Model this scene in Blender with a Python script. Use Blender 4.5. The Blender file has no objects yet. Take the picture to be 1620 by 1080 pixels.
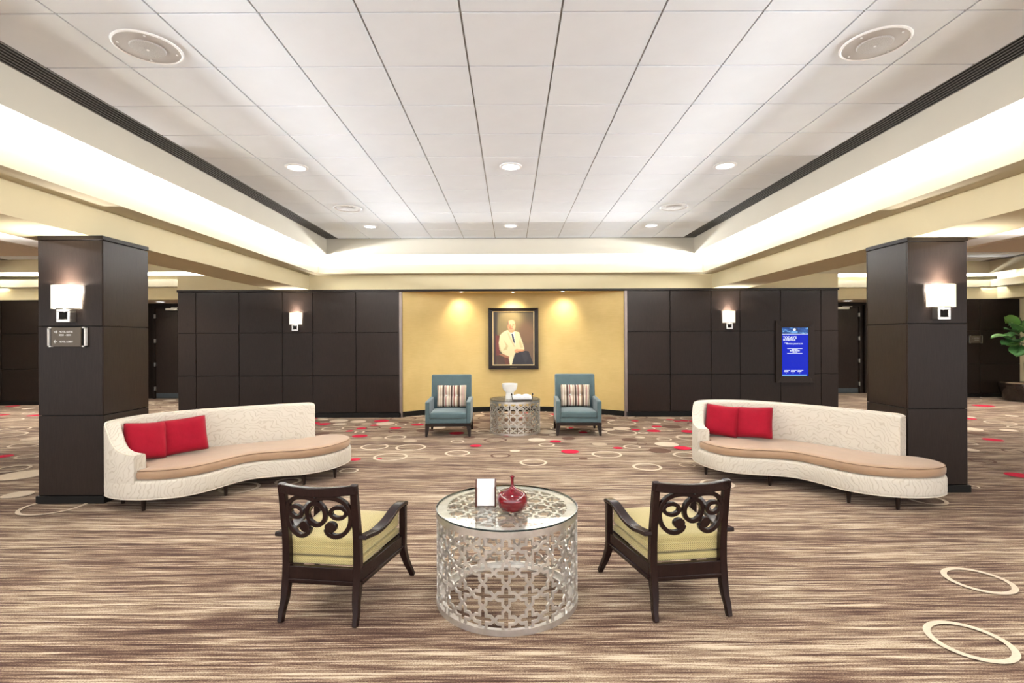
import bpy, bmesh, math, random
from mathutils import Vector, Matrix
C = bpy.context.scene.collection
PI = math.pi
rnd = random.Random(7)

# ------------------------------------------------------------------ camera, world, lights, exposure
FOC, PX, PY, ROLL, EYE = 810.0, 808.0, 537.0, 0.004, 1.6
cam = bpy.data.cameras.new('camera'); cam.sensor_width = 36; cam.lens = 18.0
cam.shift_x = (810 - PX) / 1620; cam.shift_y = (PY - 540) / 1620
cam.clip_start = 0.05
co = bpy.data.objects.new('camera', cam); C.objects.link(co)
co.matrix_world = Matrix.Translation((0, 0, EYE)) @ Matrix.Rotation(PI / 2, 4, 'X') @ Matrix.Rotation(-ROLL, 4, 'Z')
bpy.context.scene.camera = co
vs = bpy.context.scene.view_settings
vs.view_transform = 'Standard'; vs.look = 'None'; vs.gamma = 1.0; vs.use_curve_mapping = False
vs.exposure = 1.2
w = bpy.data.worlds.new('world'); bpy.context.scene.world = w; w.use_nodes = True
w.node_tree.nodes['Background'].inputs[0].default_value = (0.97, 0.98, 1.0, 1)
w.node_tree.nodes['Background'].inputs[1].default_value = 1.5   # daylight from the open lobby behind the camera

def area(name, loc, direction, sx, sy, power, col=(1, 0.94, 0.84), spread=PI):
    l = bpy.data.lights.new(name, 'AREA'); l.shape = 'RECTANGLE'; l.size = sx; l.size_y = sy
    l.energy = power; l.color = col; l.spread = spread
    o = bpy.data.objects.new(name, l); C.objects.link(o); o.location = loc
    z = -Vector(direction).normalized(); x = Vector((1, 0, 0)); x = (x - z * x.dot(z))
    if x.length < 1e-3: x = Vector((0, 1, 0)) - z * z.y
    x.normalize(); y = z.cross(x)
    o.matrix_world = Matrix.Translation(loc) @ Matrix((x, y, z)).transposed().to_4x4()
    return o
def spot(name, loc, direction, power, deg, blend=0.6, col=(1, 0.94, 0.85), r=0.05):
    l = bpy.data.lights.new(name, 'SPOT'); l.energy = power; l.spot_size = math.radians(deg); l.spot_blend = blend
    l.color = col; l.shadow_soft_size = r
    o = bpy.data.objects.new(name, l); C.objects.link(o); o.location = loc
    o.rotation_euler = Vector(direction).to_track_quat('-Z', 'Y').to_euler()
    return o
def point(name, loc, power, col=(1, 0.93, 0.8), r=0.03):
    l = bpy.data.lights.new(name, 'POINT'); l.energy = power; l.color = col; l.shadow_soft_size = r
    o = bpy.data.objects.new(name, l); C.objects.link(o); o.location = loc
    return o
TCOL = (0.95, 0.975, 1.0)
CEIL, FASB, LIPT, LIPB, BEAMB = 3.573, 3.271, 3.123, 2.94, 2.645
for s in (-1, 1):      # fluorescent strips lying in the coves
    area('cove_strip_light', (s * 4.13, 3.7, 3.165), (-s * 0.38, 0, 1), 0.08, 12.6, 470, TCOL)
    area('cove_strip_light', (s * 4.0, 3.7, 3.095), (-s * 0.9, 0, 1), 0.16, 12.6, 95, TCOL)
area('cove_strip_light', (0, 10.55, 3.165), (0, -0.5, 1), 7.6, 0.08, 150, TCOL)
for yy in (-0.3, 2.78, 5.83, 8.88):      # downlights in the tiled ceiling
    for xx in (-2.431, 0.009, 2.449):
        spot('downlight_lamp', (xx, yy, 3.55), (0, 0, -1), 54, 128, 0.9, (1, 0.97, 0.93), 0.08)
for s in (-1, 1):      # aisle coves, plus spots without fixtures added to brighten the aisles
    area('aisle_cove_light', (s * 9.2, 12.80 if s < 0 else 13.64, 3.05), (0, -0.3, 1), 7.0, 0.14, 200, TCOL)
    area('aisle_cove_light', (s * 12.75, 6.2, 3.03), (-s * 0.3, 0, 1), 0.14, 12.0, 300, TCOL)
    area('aisle_cove_light', (s * 8.05, 3.0, 3.05), (-s * 0.2, 0, 1), 0.14, 9.6, 320, TCOL)
    for yy in (1.5, 5.5, 9.5, 11.8):
        for xx in (7.0, 10.6):
            spot('aisle_fill_spot', (s * xx, yy, 3.24 if xx < 9 or yy > 8 else 2.92), (0, 0, -1), 125, 130, 0.9, (1, 0.95, 0.88), 0.08)
for xx in (-1.06, 0.05, 1.12):           # accent lamps washing the curved niche
    spot('niche_accent_lamp', (xx, 11.0 if abs(xx) > 0.5 else 11.1, 2.60), (0, 0.45, -1), 26 if abs(xx) > 0.5 else 44, 110, 1.0, (1, 0.88, 0.68), 0.12)

# ------------------------------------------------------------------ helpers
def hor(px): return PY - ROLL * (px - PX)
def G(px, py, z=0.0):
    Y = FOC * (EYE - z) / (py - hor(px)); return Vector(((px - PX) / FOC * Y, Y, z))
def A(px, py, Y):
    return Vector(((px - PX) / FOC * Y, Y, EYE + (hor(px) - py) / FOC * Y))

def tag(o, label=None, cat=None, group=None, kind=None):
    for k, v in (('label', label), ('category', cat), ('group', group), ('kind', kind)):
        if v: o[k] = v
    return o
def empty(name, loc=(0, 0, 0), rz=0.0):
    o = bpy.data.objects.new(name, None); C.objects.link(o); o.location = loc; o.rotation_euler = (0, 0, rz)
    o.empty_display_size = 0.1
    return o
def link(name, me, m=None, parent=None, loc=None, rot=None):
    o = bpy.data.objects.new(name, me); C.objects.link(o)
    if m is not None:
        if len(me.materials): me.materials.clear()
        for mm in (m if isinstance(m, (list, tuple)) else [m]): me.materials.append(mm)
    if parent: o.parent = parent
    if loc is not None: o.location = loc
    if rot is not None: o.rotation_euler = rot
    return o
def copy_tree(o, parent=None):
    c = o.copy(); C.objects.link(c)
    if parent: c.parent = parent
    for ch in list(o.children): copy_tree(ch, c)
    return c

class MB:
    """collects verts and faces; build() links ONE mesh object"""
    def __init__(s): s.v = []; s.f = []; s.mi = []
    def add(s, vs_, fs_, mi=0):
        n = len(s.v); s.v += [tuple(p) for p in vs_]
        for f in fs_: s.f.append(tuple(i + n for i in f)); s.mi.append(mi)
        return s
    def box(s, x0, x1, y0, y1, z0, z1, mi=0):
        v = [(x, y, z) for z in (z0, z1) for y in (y0, y1) for x in (x0, x1)]
        return s.add(v, [(0, 2, 3, 1), (4, 5, 7, 6), (0, 1, 5, 4), (2, 6, 7, 3), (0, 4, 6, 2), (1, 3, 7, 5)], mi)
    def prism(s, pts, z0, z1, mi=0):
        n = len(pts)
        v = [(p[0], p[1], z0) for p in pts] + [(p[0], p[1], z1) for p in pts]
        f = [tuple(range(n))[::-1], tuple(range(n, 2 * n))] + [(i, (i + 1) % n, n + (i + 1) % n, n + i) for i in range(n)]
        return s.add(v, f, mi)
    def lathe(s, prof, n=32, c=(0, 0), mi=0):
        v = []; f = []
        for r, z in prof:
            for i in range(n):
                a = 2 * PI * i / n; v.append((c[0] + r * math.cos(a), c[1] + r * math.sin(a), z))
        for j in range(len(prof) - 1):
            for i in range(n):
                f.append((j * n + i, j * n + (i + 1) % n, (j + 1) * n + (i + 1) % n, (j + 1) * n + i))
        return s.add(v, f, mi)
    def sweep(s, path, sizes, side=None, closed=False, mi=0):
        """rectangular section (w along side, d along the other normal) swept along path"""
        P = [Vector(p) for p in path]; n = len(P); v = []; f = []
        for i, p in enumerate(P):
            a = P[(i - 1) % n] if closed or i > 0 else P[i]; b = P[(i + 1) % n] if closed or i < n - 1 else P[i]
            t = (b - a).normalized()
            sd = Vector(side(i) if callable(side) else side); sd = (sd - t * sd.dot(t)).normalized()
            o = t.cross(sd)
            w_, d_ = sizes[i] if isinstance(sizes, list) else sizes
            for q, r in ((-1, -1), (1, -1), (1, 1), (-1, 1)): v.append(p + sd * q * w_ / 2 + o * r * d_ / 2)
        m = n if closed else n - 1
        for i in range(m):
            j = (i + 1) % n
            for k in range(4): f.append((i * 4 + k, i * 4 + (k + 1) % 4, j * 4 + (k + 1) % 4, j * 4 + k))
        if not closed: f += [(3, 2, 1, 0), tuple((n - 1) * 4 + k for k in range(4))]
        return s.add(v, f, mi)
    def tube(s, path, r, n=8, mi=0):
        P = [Vector(p) for p in path]; v = []; f = []
        ref = Vector((0.13, 0.21, 0.97))
        for i, p in enumerate(P):
            t = (P[min(i + 1, len(P) - 1)] - P[max(i - 1, 0)]).normalized()
            a = (ref - t * ref.dot(t)).normalized(); b = t.cross(a)
            rr = r[i] if isinstance(r, list) else r
            for k in range(n): v.append(p + (a * math.cos(2 * PI * k / n) + b * math.sin(2 * PI * k / n)) * rr)
        for i in range(len(P) - 1):
            for k in range(n): f.append((i * n + k, i * n + (k + 1) % n, (i + 1) * n + (k + 1) % n, (i + 1) * n + k))
        f += [tuple(range(n))[::-1], tuple((len(P) - 1) * n + k for k in range(n))]
        return s.add(v, f, mi)
    def mesh(s, name, smooth=False, fix=True):
        me = bpy.data.meshes.new(name); me.from_pydata(s.v, [], s.f)
        me.polygons.foreach_set('material_index', s.mi)
        if fix:
            bm = bmesh.new(); bm.from_mesh(me); bmesh.ops.recalc_face_normals(bm, faces=bm.faces); bm.to_mesh(me); bm.free()
        if smooth:
            me.polygons.foreach_set('use_smooth', [True] * len(me.polygons))
        me.update(); return me
    def build(s, name, m, parent=None, loc=None, rot=None, smooth=False, bevel=0, seg=2, sub=0, fix=True, angle=35):
        o = link(name, s.mesh(name, smooth or bevel > 0 or sub > 0, fix), m, parent, loc, rot)
        if bevel:
            b = o.modifiers.new('bevel', 'BEVEL'); b.width = bevel; b.segments = seg; b.limit_method = 'ANGLE'; b.angle_limit = math.radians(40)
            b.harden_normals = False
        if sub:
            q = o.modifiers.new('sub', 'SUBSURF'); q.levels = sub; q.render_levels = sub
        if (smooth or bevel) and not sub:
            try:
                for p in o.data.polygons: p.use_smooth = True
                o.data.set_sharp_from_angle(angle=math.radians(angle))
            except Exception: pass
        return o

def catmull(pts, n=8, closed=False):
    P = [Vector(p) for p in pts]; N = len(P); out = []
    rng = N if closed else N - 1
    for i in range(rng):
        if closed: a, b, c, d = P[(i - 1) % N], P[i], P[(i + 1) % N], P[(i + 2) % N]
        else: a, b, c, d = P[max(i - 1, 0)], P[i], P[i + 1], P[min(i + 2, N - 1)]
        for k in range(n):
            t = k / n
            out.append(0.5 * (2 * b + (c - a) * t + (2 * a - 5 * b + 4 * c - d) * t * t + (3 * b - a - 3 * c + d) * t ** 3))
    if not closed: out.append(P[-1])
    return out
def interp(x, xs, ys):
    if x <= xs[0]: return ys[0]
    for i in range(1, len(xs)):
        if x <= xs[i]:
            t = (x - xs[i - 1]) / (xs[i] - xs[i - 1]); return ys[i - 1] + (ys[i] - ys[i - 1]) * t
    return ys[-1]

# ------------------------------------------------------------------ materials
def srgb(r, g, b):
    f = lambda c: (c / 255) / 12.92 if c / 255 <= 0.04045 else ((c / 255 + 0.055) / 1.055) ** 2.4
    return (f(r), f(g), f(b), 1)
class NT:
    def __init__(s, name):
        s.m = bpy.data.materials.new(name); s.m.use_nodes = True; s.t = s.m.node_tree
        s.b = s.t.nodes['Principled BSDF']; s.out = s.t.nodes['Material Output']
    def n(s, typ, **kw):
        o = s.t.nodes.new(typ)
        for k, v in kw.items():
            if k.startswith('i_'): o.inputs[k[2:].replace('_', ' ')].default_value = v
            else: setattr(o, k, v)
        return o
    def l(s, a, b): s.t.links.new(a, b)
    def coord(s, scale=(1, 1, 1), kind='Object', rand=0.0):
        tc = s.n('ShaderNodeTexCoord'); mp = s.n('ShaderNodeMapping'); mp.inputs['Scale'].default_value = scale
        s.l(tc.outputs[kind], mp.inputs['Vector'])
        if rand:
            oi = s.n('ShaderNodeObjectInfo'); mu = s.n('ShaderNodeMath', operation='MULTIPLY'); mu.inputs[1].default_value = rand
            s.l(oi.outputs['Random'], mu.inputs[0]); s.l(mu.outputs[0], mp.inputs['Location'])
        return mp.outputs[0]
    def noise(s, vec, scale=1, detail=2, rough=0.5, dist=0.0):
        o = s.n('ShaderNodeTexNoise'); o.inputs['Scale'].default_value = scale; o.inputs['Detail'].default_value = detail
        o.inputs['Roughness'].default_value = rough; o.inputs['Distortion'].default_value = dist
        if vec is not None: s.l(vec, o.inputs['Vector'])
        return o.outputs['Fac']
    def ramp(s, fac, stops, interp_='LINEAR'):
        r = s.n('ShaderNodeValToRGB'); r.color_ramp.interpolation = interp_
        e = r.color_ramp.elements
        while len(e) < len(stops): e.new(0.5)
        for i, (p, c) in enumerate(stops): e[i].position = p; e[i].color = c
        s.l(fac, r.inputs['Fac']); return r.outputs['Color']
    def bump(s, h, strength=0.2, dist=0.01):
        b = s.n('ShaderNodeBump'); b.inputs['Strength'].default_value = strength; b.inputs['Distance'].default_value = dist
        s.l(h, b.inputs['Height']); s.l(b.outputs[0], s.b.inputs['Normal'])
    def math(s, op, a, b=None):
        m = s.n('ShaderNodeMath', operation=op)
        for i, x in enumerate((a, b)):
            if x is None: continue
            if isinstance(x, (int, float)): m.inputs[i].default_value = x
            else: s.l(x, m.inputs[i])
        return m.outputs[0]
def P(name, col, rough=0.5, metal=0.0, spec=0.5, var=0.0, vscale=6.0, bump=0.0, bscale=200, coat=0.0, sheen=0.0, emit=None, es=0.0):
    t = NT(name); b = t.b
    b.inputs['Base Color'].default_value = col; b.inputs['Roughness'].default_value = rough; b.inputs['Metallic'].default_value = metal
    b.inputs['Specular IOR Level'].default_value = spec; b.inputs['Coat Weight'].default_value = coat; b.inputs['Coat Roughness'].default_value = 0.1
    b.inputs['Sheen Weight'].default_value = sheen
    if emit: b.inputs['Emission Color'].default_value = emit; b.inputs['Emission Strength'].default_value = es
    if var or bump: vec = t.coord()
    if var:
        nz = t.noise(vec, vscale, 4, 0.6)
        lo = tuple(c * (1 - var) for c in col[:3]) + (1,); hi = tuple(min(1, c * (1 + var)) for c in col[:3]) + (1,)
        t.l(t.ramp(nz, [(0.3, lo), (0.7, hi)]), b.inputs['Base Color'])
    if bump: t.bump(t.noise(vec, bscale, 3, 0.6), bump, 0.003)
    return t.m

M = {}
M['tile'] = P('ceiling_tile_white', (0.85, 0.895, 0.955, 1), 0.9, spec=0.1, var=0.015, vscale=4, bump=0.15, bscale=350)
M['grid'] = P('ceiling_grid_grey', (0.30, 0.29, 0.28, 1), 0.5)
M['white'] = P('white_paint', (0.86, 0.85, 0.83, 1), 0.8, spec=0.2, var=0.01)
M['cream'] = P('cream_paint', (0.70, 0.615, 0.40, 1), 0.75, spec=0.25, var=0.02, vscale=2)
M['creamlip'] = P('cream_paint_darkened', (0.56, 0.505, 0.37, 1), 0.75, spec=0.25, var=0.02, vscale=2)  # the beams' cream paint, darkened in colour to offset strong cove light
M['fascia'] = P('cream_paint_fascia_dimmed', (0.52, 0.485, 0.405, 1), 0.75, spec=0.25, var=0.02, vscale=2)  # same cream paint, its dimmer lighting put into a greyer colour
M['beige'] = P('beige_soffit_paint', (0.72, 0.62, 0.50, 1), 0.8, spec=0.2, var=0.02, vscale=2)
M['black'] = P('black_recess', (0.006, 0.006, 0.006, 1), 0.7, var=0.2)
M['slat'] = P('diffuser_slat_grey', (0.20, 0.19, 0.18, 1), 0.45, var=0.05)
M['base'] = P('black_baseboard', (0.008, 0.007, 0.006, 1), 0.5, spec=0.2, var=0.1)
M['steel'] = P('brushed_nickel', (0.62, 0.61, 0.59, 1), 0.32, 1.0, var=0.05, vscale=60)
M['bluebase'] = P('steel_kickplate', (0.10, 0.12, 0.13, 1), 0.35, 0.8, var=0.1)

def wood(name, a, b_, rough=0.38, sc=(30, 30, 2.0), rand=20.0, spec=0.2):
    t = NT(name); v = t.coord(sc, rand=rand)
    g = t.noise(v, 4, 6, 0.65, 0.3); g2 = t.noise(t.coord((260, 260, 9), rand=rand), 1, 2, 0.6)
    f = t.math('ADD', t.math('MULTIPLY', g, 0.6), t.math('MULTIPLY', g2, 0.4))
    t.l(t.ramp(f, [(0.3, a), (0.7, b_)]), t.b.inputs['Base Color'])
    t.b.inputs['Roughness'].default_value = rough; t.b.inputs['Specular IOR Level'].default_value = spec
    t.bump(g2, 0.06, 0.002); return t.m
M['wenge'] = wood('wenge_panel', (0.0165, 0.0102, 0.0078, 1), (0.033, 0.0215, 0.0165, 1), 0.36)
M['wengedark'] = wood('wenge_panel_dark', (0.0125, 0.0080, 0.0060, 1), (0.024, 0.016, 0.012, 1), 0.42)  # darker wenge tone for caps, far walls, alcoves and door frames
M['chairwood'] = wood('espresso_chair_wood', (0.011, 0.0050, 0.0042, 1), (0.020, 0.0090, 0.0072, 1), 0.24, (6, 6, 2), 5)
M['legwood'] = wood('dark_leg_wood', (0.012, 0.007, 0.005, 1), (0.028, 0.016, 0.012, 1), 0.35, (20, 20, 6), 5)
M['holderwood'] = wood('redbrown_holder_wood', (0.05, 0.016, 0.010, 1), (0.10, 0.035, 0.022, 1), 0.35, (30, 30, 6), 0)

def carpet():
    t = NT('striped_carpet')
    n1 = t.noise(t.coord((2.2, 64, 1)), 1, 4, 0.66)
    n2 = t.noise(t.coord((0.9, 19, 1)), 1, 3, 0.62)
    n3 = t.noise(t.coord((120, 240, 1)), 1, 1, 0.5)
    n4 = t.noise(t.coord((0.3, 3.0, 1)), 1, 2, 0.5)
    f = t.math('ADD', t.math('ADD', t.math('MULTIPLY', n1, 0.48), t.math('MULTIPLY', n2, 0.24)),
               t.math('ADD', t.math('MULTIPLY', n3, 0.15), t.math('MULTIPLY', n4, 0.13)))
    c = t.ramp(f, [(0.40, (0.039, 0.017, 0.0125, 1)), (0.465, (0.098, 0.053, 0.036, 1)), (0.515, (0.255, 0.174, 0.115, 1)), (0.575, (0.57, 0.47, 0.345, 1))])
    t.l(c, t.b.inputs['Base Color']); t.b.inputs['Roughness'].default_value = 0.95; t.b.inputs['Specular IOR Level'].default_value = 0.1
    t.b.inputs['Sheen Weight'].default_value = 0.05
    t.bump(t.noise(t.coord((1, 1, 1)), 400, 2, 0.6), 0.25, 0.004); return t.m
M['carpet'] = carpet()
def dots(name, c):
    t = NT(name); n = t.noise(t.coord((30, 160, 1)), 1, 3, 0.6)
    t.l(t.ramp(n, [(0.3, tuple(x * 0.82 for x in c[:3]) + (1,)), (0.7, tuple(min(1, x * 1.12) for x in c[:3]) + (1,))]), t.b.inputs['Base Color'])
    t.b.inputs['Roughness'].default_value = 0.95; t.b.inputs['Specular IOR Level'].default_value = 0.1; return t.m
M['d_cream'] = dots('carpet_cream_yarn', (0.64, 0.535, 0.41, 1))
M['d_tan'] = dots('carpet_tan_yarn', (0.46, 0.36, 0.26, 1))
M['d_brown'] = dots('carpet_brown_yarn', (0.135, 0.078, 0.055, 1))
M['d_red'] = dots('carpet_red_yarn', (0.52, 0.018, 0.05, 1))

def niche_wall():
    t = NT('gold_wallcovering'); v = t.coord((3, 3, 40)); n = t.noise(v, 2, 4, 0.6); n2 = t.noise(t.coord(), 2.5, 3, 0.6)
    f = t.math('ADD', t.math('MULTIPLY', n, 0.5), t.math('MULTIPLY', n2, 0.5))
    t.l(t.ramp(f, [(0.3, (0.66, 0.48, 0.175, 1)), (0.7, (0.76, 0.57, 0.235, 1))]), t.b.inputs['Base Color'])
    t.b.inputs['Roughness'].default_value = 0.55; return t.m
M['gold'] = niche_wall()
def sofa_fabric():
    t = NT('cream_embossed_fabric'); v = t.coord((1, 1, 1))
    wv = t.n('ShaderNodeTexWave', wave_type='RINGS', rings_direction='SPHERICAL'); wv.inputs['Scale'].default_value = 10
    wv.inputs['Distortion'].default_value = 13; wv.inputs['Detail'].default_value = 1.2; wv.inputs['Detail Scale'].default_value = 1.0
    t.l(v, wv.inputs['Vector'])
    h = t.ramp(wv.outputs['Fac'], [(0.0, (0, 0, 0, 1)), (0.18, (1, 1, 1, 1))])
    t.l(t.ramp(wv.outputs['Fac'], [(0.0, (0.53, 0.465, 0.37, 1)), (0.18, (0.63, 0.575, 0.485, 1))]), t.b.inputs['Base Color'])
    t.b.inputs['Roughness'].default_value = 0.85; t.b.inputs['Sheen Weight'].default_value = 0.15
    t.bump(h, 0.35, 0.004); return t.m
M['sofa'] = sofa_fabric()
M['welt'] = P('cream_welt', (0.74, 0.67, 0.55, 1), 0.8, var=0.03)
M['tan'] = P('tan_suede', (0.365, 0.228, 0.132, 1), 0.6, var=0.08, vscale=5, sheen=0.3, bump=0.08, bscale=60)
M['red'] = P('red_pillow_cloth', (0.28, 0.0025, 0.0145, 1), 0.85, spec=0.2, var=0.08, vscale=12, sheen=0.05, bump=0.8, bscale=9)
M['teal'] = P('teal_velvet', (0.070, 0.116, 0.124, 1), 0.75, var=0.10, vscale=7, sheen=0.3, bump=0.1, bscale=90)
def weave(name, a, b_):
    t = NT(name); v = t.coord((1, 1, 1))
    w1 = t.n('ShaderNodeTexWave', wave_type='BANDS', bands_direction='DIAGONAL'); w1.inputs['Scale'].default_value = 55; w1.inputs['Distortion'].default_value = 1.5
    t.l(v, w1.inputs['Vector'])
    n = t.noise(v, 260, 2, 0.6)
    f = t.math('ADD', t.math('MULTIPLY', w1.outputs['Fac'], 0.55), t.math('MULTIPLY', n, 0.45))
    t.l(t.ramp(f, [(0.25, a), (0.7, b_)]), t.b.inputs['Base Color']); t.b.inputs['Roughness'].default_value = 0.85
    t.b.inputs['Sheen Weight'].default_value = 0.2; t.bump(f, 0.3, 0.003); return t.m
M['green'] = weave('green_gold_weave', (0.20, 0.155, 0.05, 1), (0.60, 0.50, 0.22, 1))
M['beigeweave'] = weave('beige_green_weave', (0.24, 0.18, 0.10, 1), (0.64, 0.56, 0.38, 1))
def stripes():
    t = NT('striped_pillow_cloth'); tc = t.n('ShaderNodeTexCoord'); sx = t.n('ShaderNodeSeparateXYZ'); t.l(tc.outputs['Generated'], sx.inputs[0])
    cr = (0.72, 0.62, 0.50, 1); br = (0.07, 0.035, 0.025, 1); rd = (0.26, 0.05, 0.05, 1); tn = (0.33, 0.21, 0.13, 1)
    seq = [(0, cr), (0.035, rd), (0.05, cr), (0.10, tn), (0.125, cr), (0.180, tn), (0.195, br), (0.255, cr), (0.30, rd), (0.325, cr), (0.40, tn), (0.44, cr), (0.465, br),
           (0.53, cr), (0.57, rd), (0.59, tn), (0.62, cr), (0.68, tn), (0.73, br), (0.785, cr), (0.83, tn), (0.85, cr), (0.88, rd), (0.90, cr), (0.94, tn), (0.96, cr)]
    r = t.ramp(sx.outputs[0], seq, 'CONSTANT'); t.l(r, t.b.inputs['Base Color']); t.b.inputs['Roughness'].default_value = 0.8; return t.m
M['stripes'] = stripes()
def silver(name, a, b_, rough):
    t = NT(name); v = t.coord((1, 1, 1)); n = t.noise(v, 9, 5, 0.65)
    t.l(t.ramp(n, [(0.3, a), (0.7, b_)]), t.b.inputs['Base Color']); t.b.inputs['Metallic'].default_value = 0.85; t.b.inputs['Roughness'].default_value = rough
    t.bump(t.noise(v, 60, 3, 0.6), 0.08, 0.003); return t.m
M['silver'] = silver('silver_leaf', (0.56, 0.53, 0.49, 1), (0.80, 0.775, 0.74, 1), 0.33)
def thin_glass():
    t = NT('clear_glass_top'); tr = t.n('ShaderNodeBsdfTransparent'); tr.inputs[0].default_value = (0.94, 0.96, 0.94, 1)
    gl = t.n('ShaderNodeBsdfGlossy'); gl.inputs['Roughness'].default_value = 0.02
    lw = t.n('ShaderNodeLayerWeight'); lw.inputs['Blend'].default_value = 0.5
    fr = t.math('ADD', t.math('MULTIPLY', t.math('POWER', lw.outputs['Facing'], 5.0), 0.75), 0.035)
    mx = t.n('ShaderNodeMixShader'); t.l(fr, mx.inputs[0]); t.l(tr.outputs[0], mx.inputs[1]); t.l(gl.outputs[0], mx.inputs[2])
    t.l(mx.outputs[0], t.out.inputs['Surface']); return t.m
M['glass'] = thin_glass()
M['glassedge'] = P('dark_glass_edge', (0.01, 0.02, 0.02, 1), 0.15, var=0.1)
M['vase'] = P('red_glazed_ceramic', (0.12, 0.002, 0.006, 1), 0.08, spec=0.5, coat=0.4, var=0.15, vscale=8)
M['bowl'] = P('white_ceramic', (0.85, 0.84, 0.80, 1), 0.25, var=0.02)
M['paper'] = P('white_paper', (0.87, 0.87, 0.86, 1), 0.8, var=0.01)
M['printing'] = P('grey_printed_text', (0.45, 0.45, 0.46, 1), 0.8, var=0.05)
M['frame'] = wood('black_picture_frame', (0.010, 0.007, 0.006, 1), (0.028, 0.020, 0.017, 1), 0.3, (20, 20, 20), 0)
M['gilt'] = P('gilt_fillet', (0.62, 0.47, 0.24, 1), 0.35, 0.6, var=0.08)
M['plaque'] = P('dim_brass_plaque', (0.10, 0.08, 0.05, 1), 0.4, 0.7, var=0.1)
M['lamp'] = P('lit_lamp_lens', (0.9, 0.9, 0.9, 1), 0.5, emit=(1, 0.97, 0.92, 1), es=4.0, var=0.01)
M['shade'] = P('lit_linen_shade', (0.85, 0.80, 0.66, 1), 0.8, emit=(1.0, 0.93, 0.70, 1), es=0.42, var=0.02, vscale=50)
M['ring'] = P('speaker_white_rim', (0.84, 0.83, 0.82, 1), 0.5, var=0.01)
M['grille'] = P('speaker_grey_plate', (0.50, 0.475, 0.46, 1), 0.5, var=0.03)
M['mesh'] = P('speaker_mesh', (0.50, 0.49, 0.48, 1), 0.5, var=0.3, vscale=260)
M['sign'] = P('bronze_sign_plate', (0.125, 0.100, 0.072, 1), 0.4, 0.3, var=0.05)
M['letter'] = P('white_lettering', (0.92, 0.92, 0.90, 1), 0.5, var=0.02)
M['dimletter'] = P('dim_white_lettering', (0.45, 0.43, 0.40, 1), 0.5, var=0.02)
def screen_mat(name, c, s):
    m = P(name, (0.01, 0.01, 0.02, 1), 0.3, spec=0.08, emit=c, es=s); return m
M['screen'] = screen_mat('blue_screen', srgb(10, 40, 214), 0.37)
def header():
    t = NT('screen_header'); n = t.noise(t.coord((5, 5, 9)), 1.6, 3, 0.6, 0.6)
    c = t.ramp(n, [(0.35, srgb(5, 20, 70)), (0.55, srgb(20, 90, 170)), (0.68, srgb(150, 215, 250))])
    t.l(c, t.b.inputs['Emission Color']); t.b.inputs['Emission Strength'].default_value = 0.45; t.b.inputs['Base Color'].default_value = (0.01, 0.01, 0.02, 1); return t.m
M['header'] = header()
M['screenwhite'] = screen_mat('screen_white', (0.9, 0.94, 1, 1), 0.5)
M['screenlight'] = screen_mat('screen_light_blue', srgb(110, 165, 225), 0.5)
def leafm():
    t = NT('fig_leaf'); oi = t.n('ShaderNodeObjectInfo')
    t.l(t.ramp(oi.outputs['Random'], [(0.0, (0.035, 0.11, 0.03, 1)), (0.6, (0.075, 0.20, 0.055, 1)), (1.0, (0.20, 0.38, 0.09, 1))]), t.b.inputs['Base Color'])
    t.b.inputs['Roughness'].default_value = 0.38; return t.m
M['leaf'] = leafm()
M['bark'] = P('fig_bark', (0.16, 0.11, 0.075, 1), 0.9, var=0.2, vscale=20)
M['soil'] = P('moss_soil', (0.22, 0.15, 0.08, 1), 0.95, var=0.3, vscale=30, bump=0.5, bscale=60)
M['pot'] = P('dark_brown_pot', (0.020, 0.013, 0.010, 1), 0.18, var=0.1)

# ------------------------------------------------------------------ floor with its woven discs and rings
BW = 10.58                                  # back wall plane
fb = MB()
fb.add([(-17, -14.0, 0), (17, -14.0, 0), (17, 16.5, 0), (-17, 16.5, 0)], [(0, 1, 2, 3)], 0)
MI = {'carpet': 0, 'cream': 1, 'tan': 2, 'brown': 3, 'red': 4}
lay = [0]
def disc(x, y, r, c):
    lay[0] += 1; z = 0.0008 + 0.000012 * lay[0]
    n = 40; fb.add([(x + r * math.cos(2 * PI * i / n), y + r * math.sin(2 * PI * i / n), z) for i in range(n)], [tuple(range(n))], MI[c])
def ring(x, y, r, c, w_=0.03):
    lay[0] += 1; z = 0.0008 + 0.000012 * lay[0]; n = 44; v = []; f = []
    for i in range(n):
        a = 2 * PI * i / n
        for q in (r - w_, r): v.append((x + q * math.cos(a), y + q * math.sin(a), z))
    for i in range(n): j = (i + 1) % n; f.append((2 * i, 2 * i + 1, 2 * j + 1, 2 * j))
    fb.add(v, f, MI[c])
used = []
def put(kind, c, px, py, hw):
    p = G(px, py); r = hw / FOC * p.y; used.append((p.x, p.y, r))
    if kind == 'r': ring(p.x, p.y, r, c, min(0.034, r * 0.22))
    else: disc(p.x, p.y, r, c)
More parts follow.
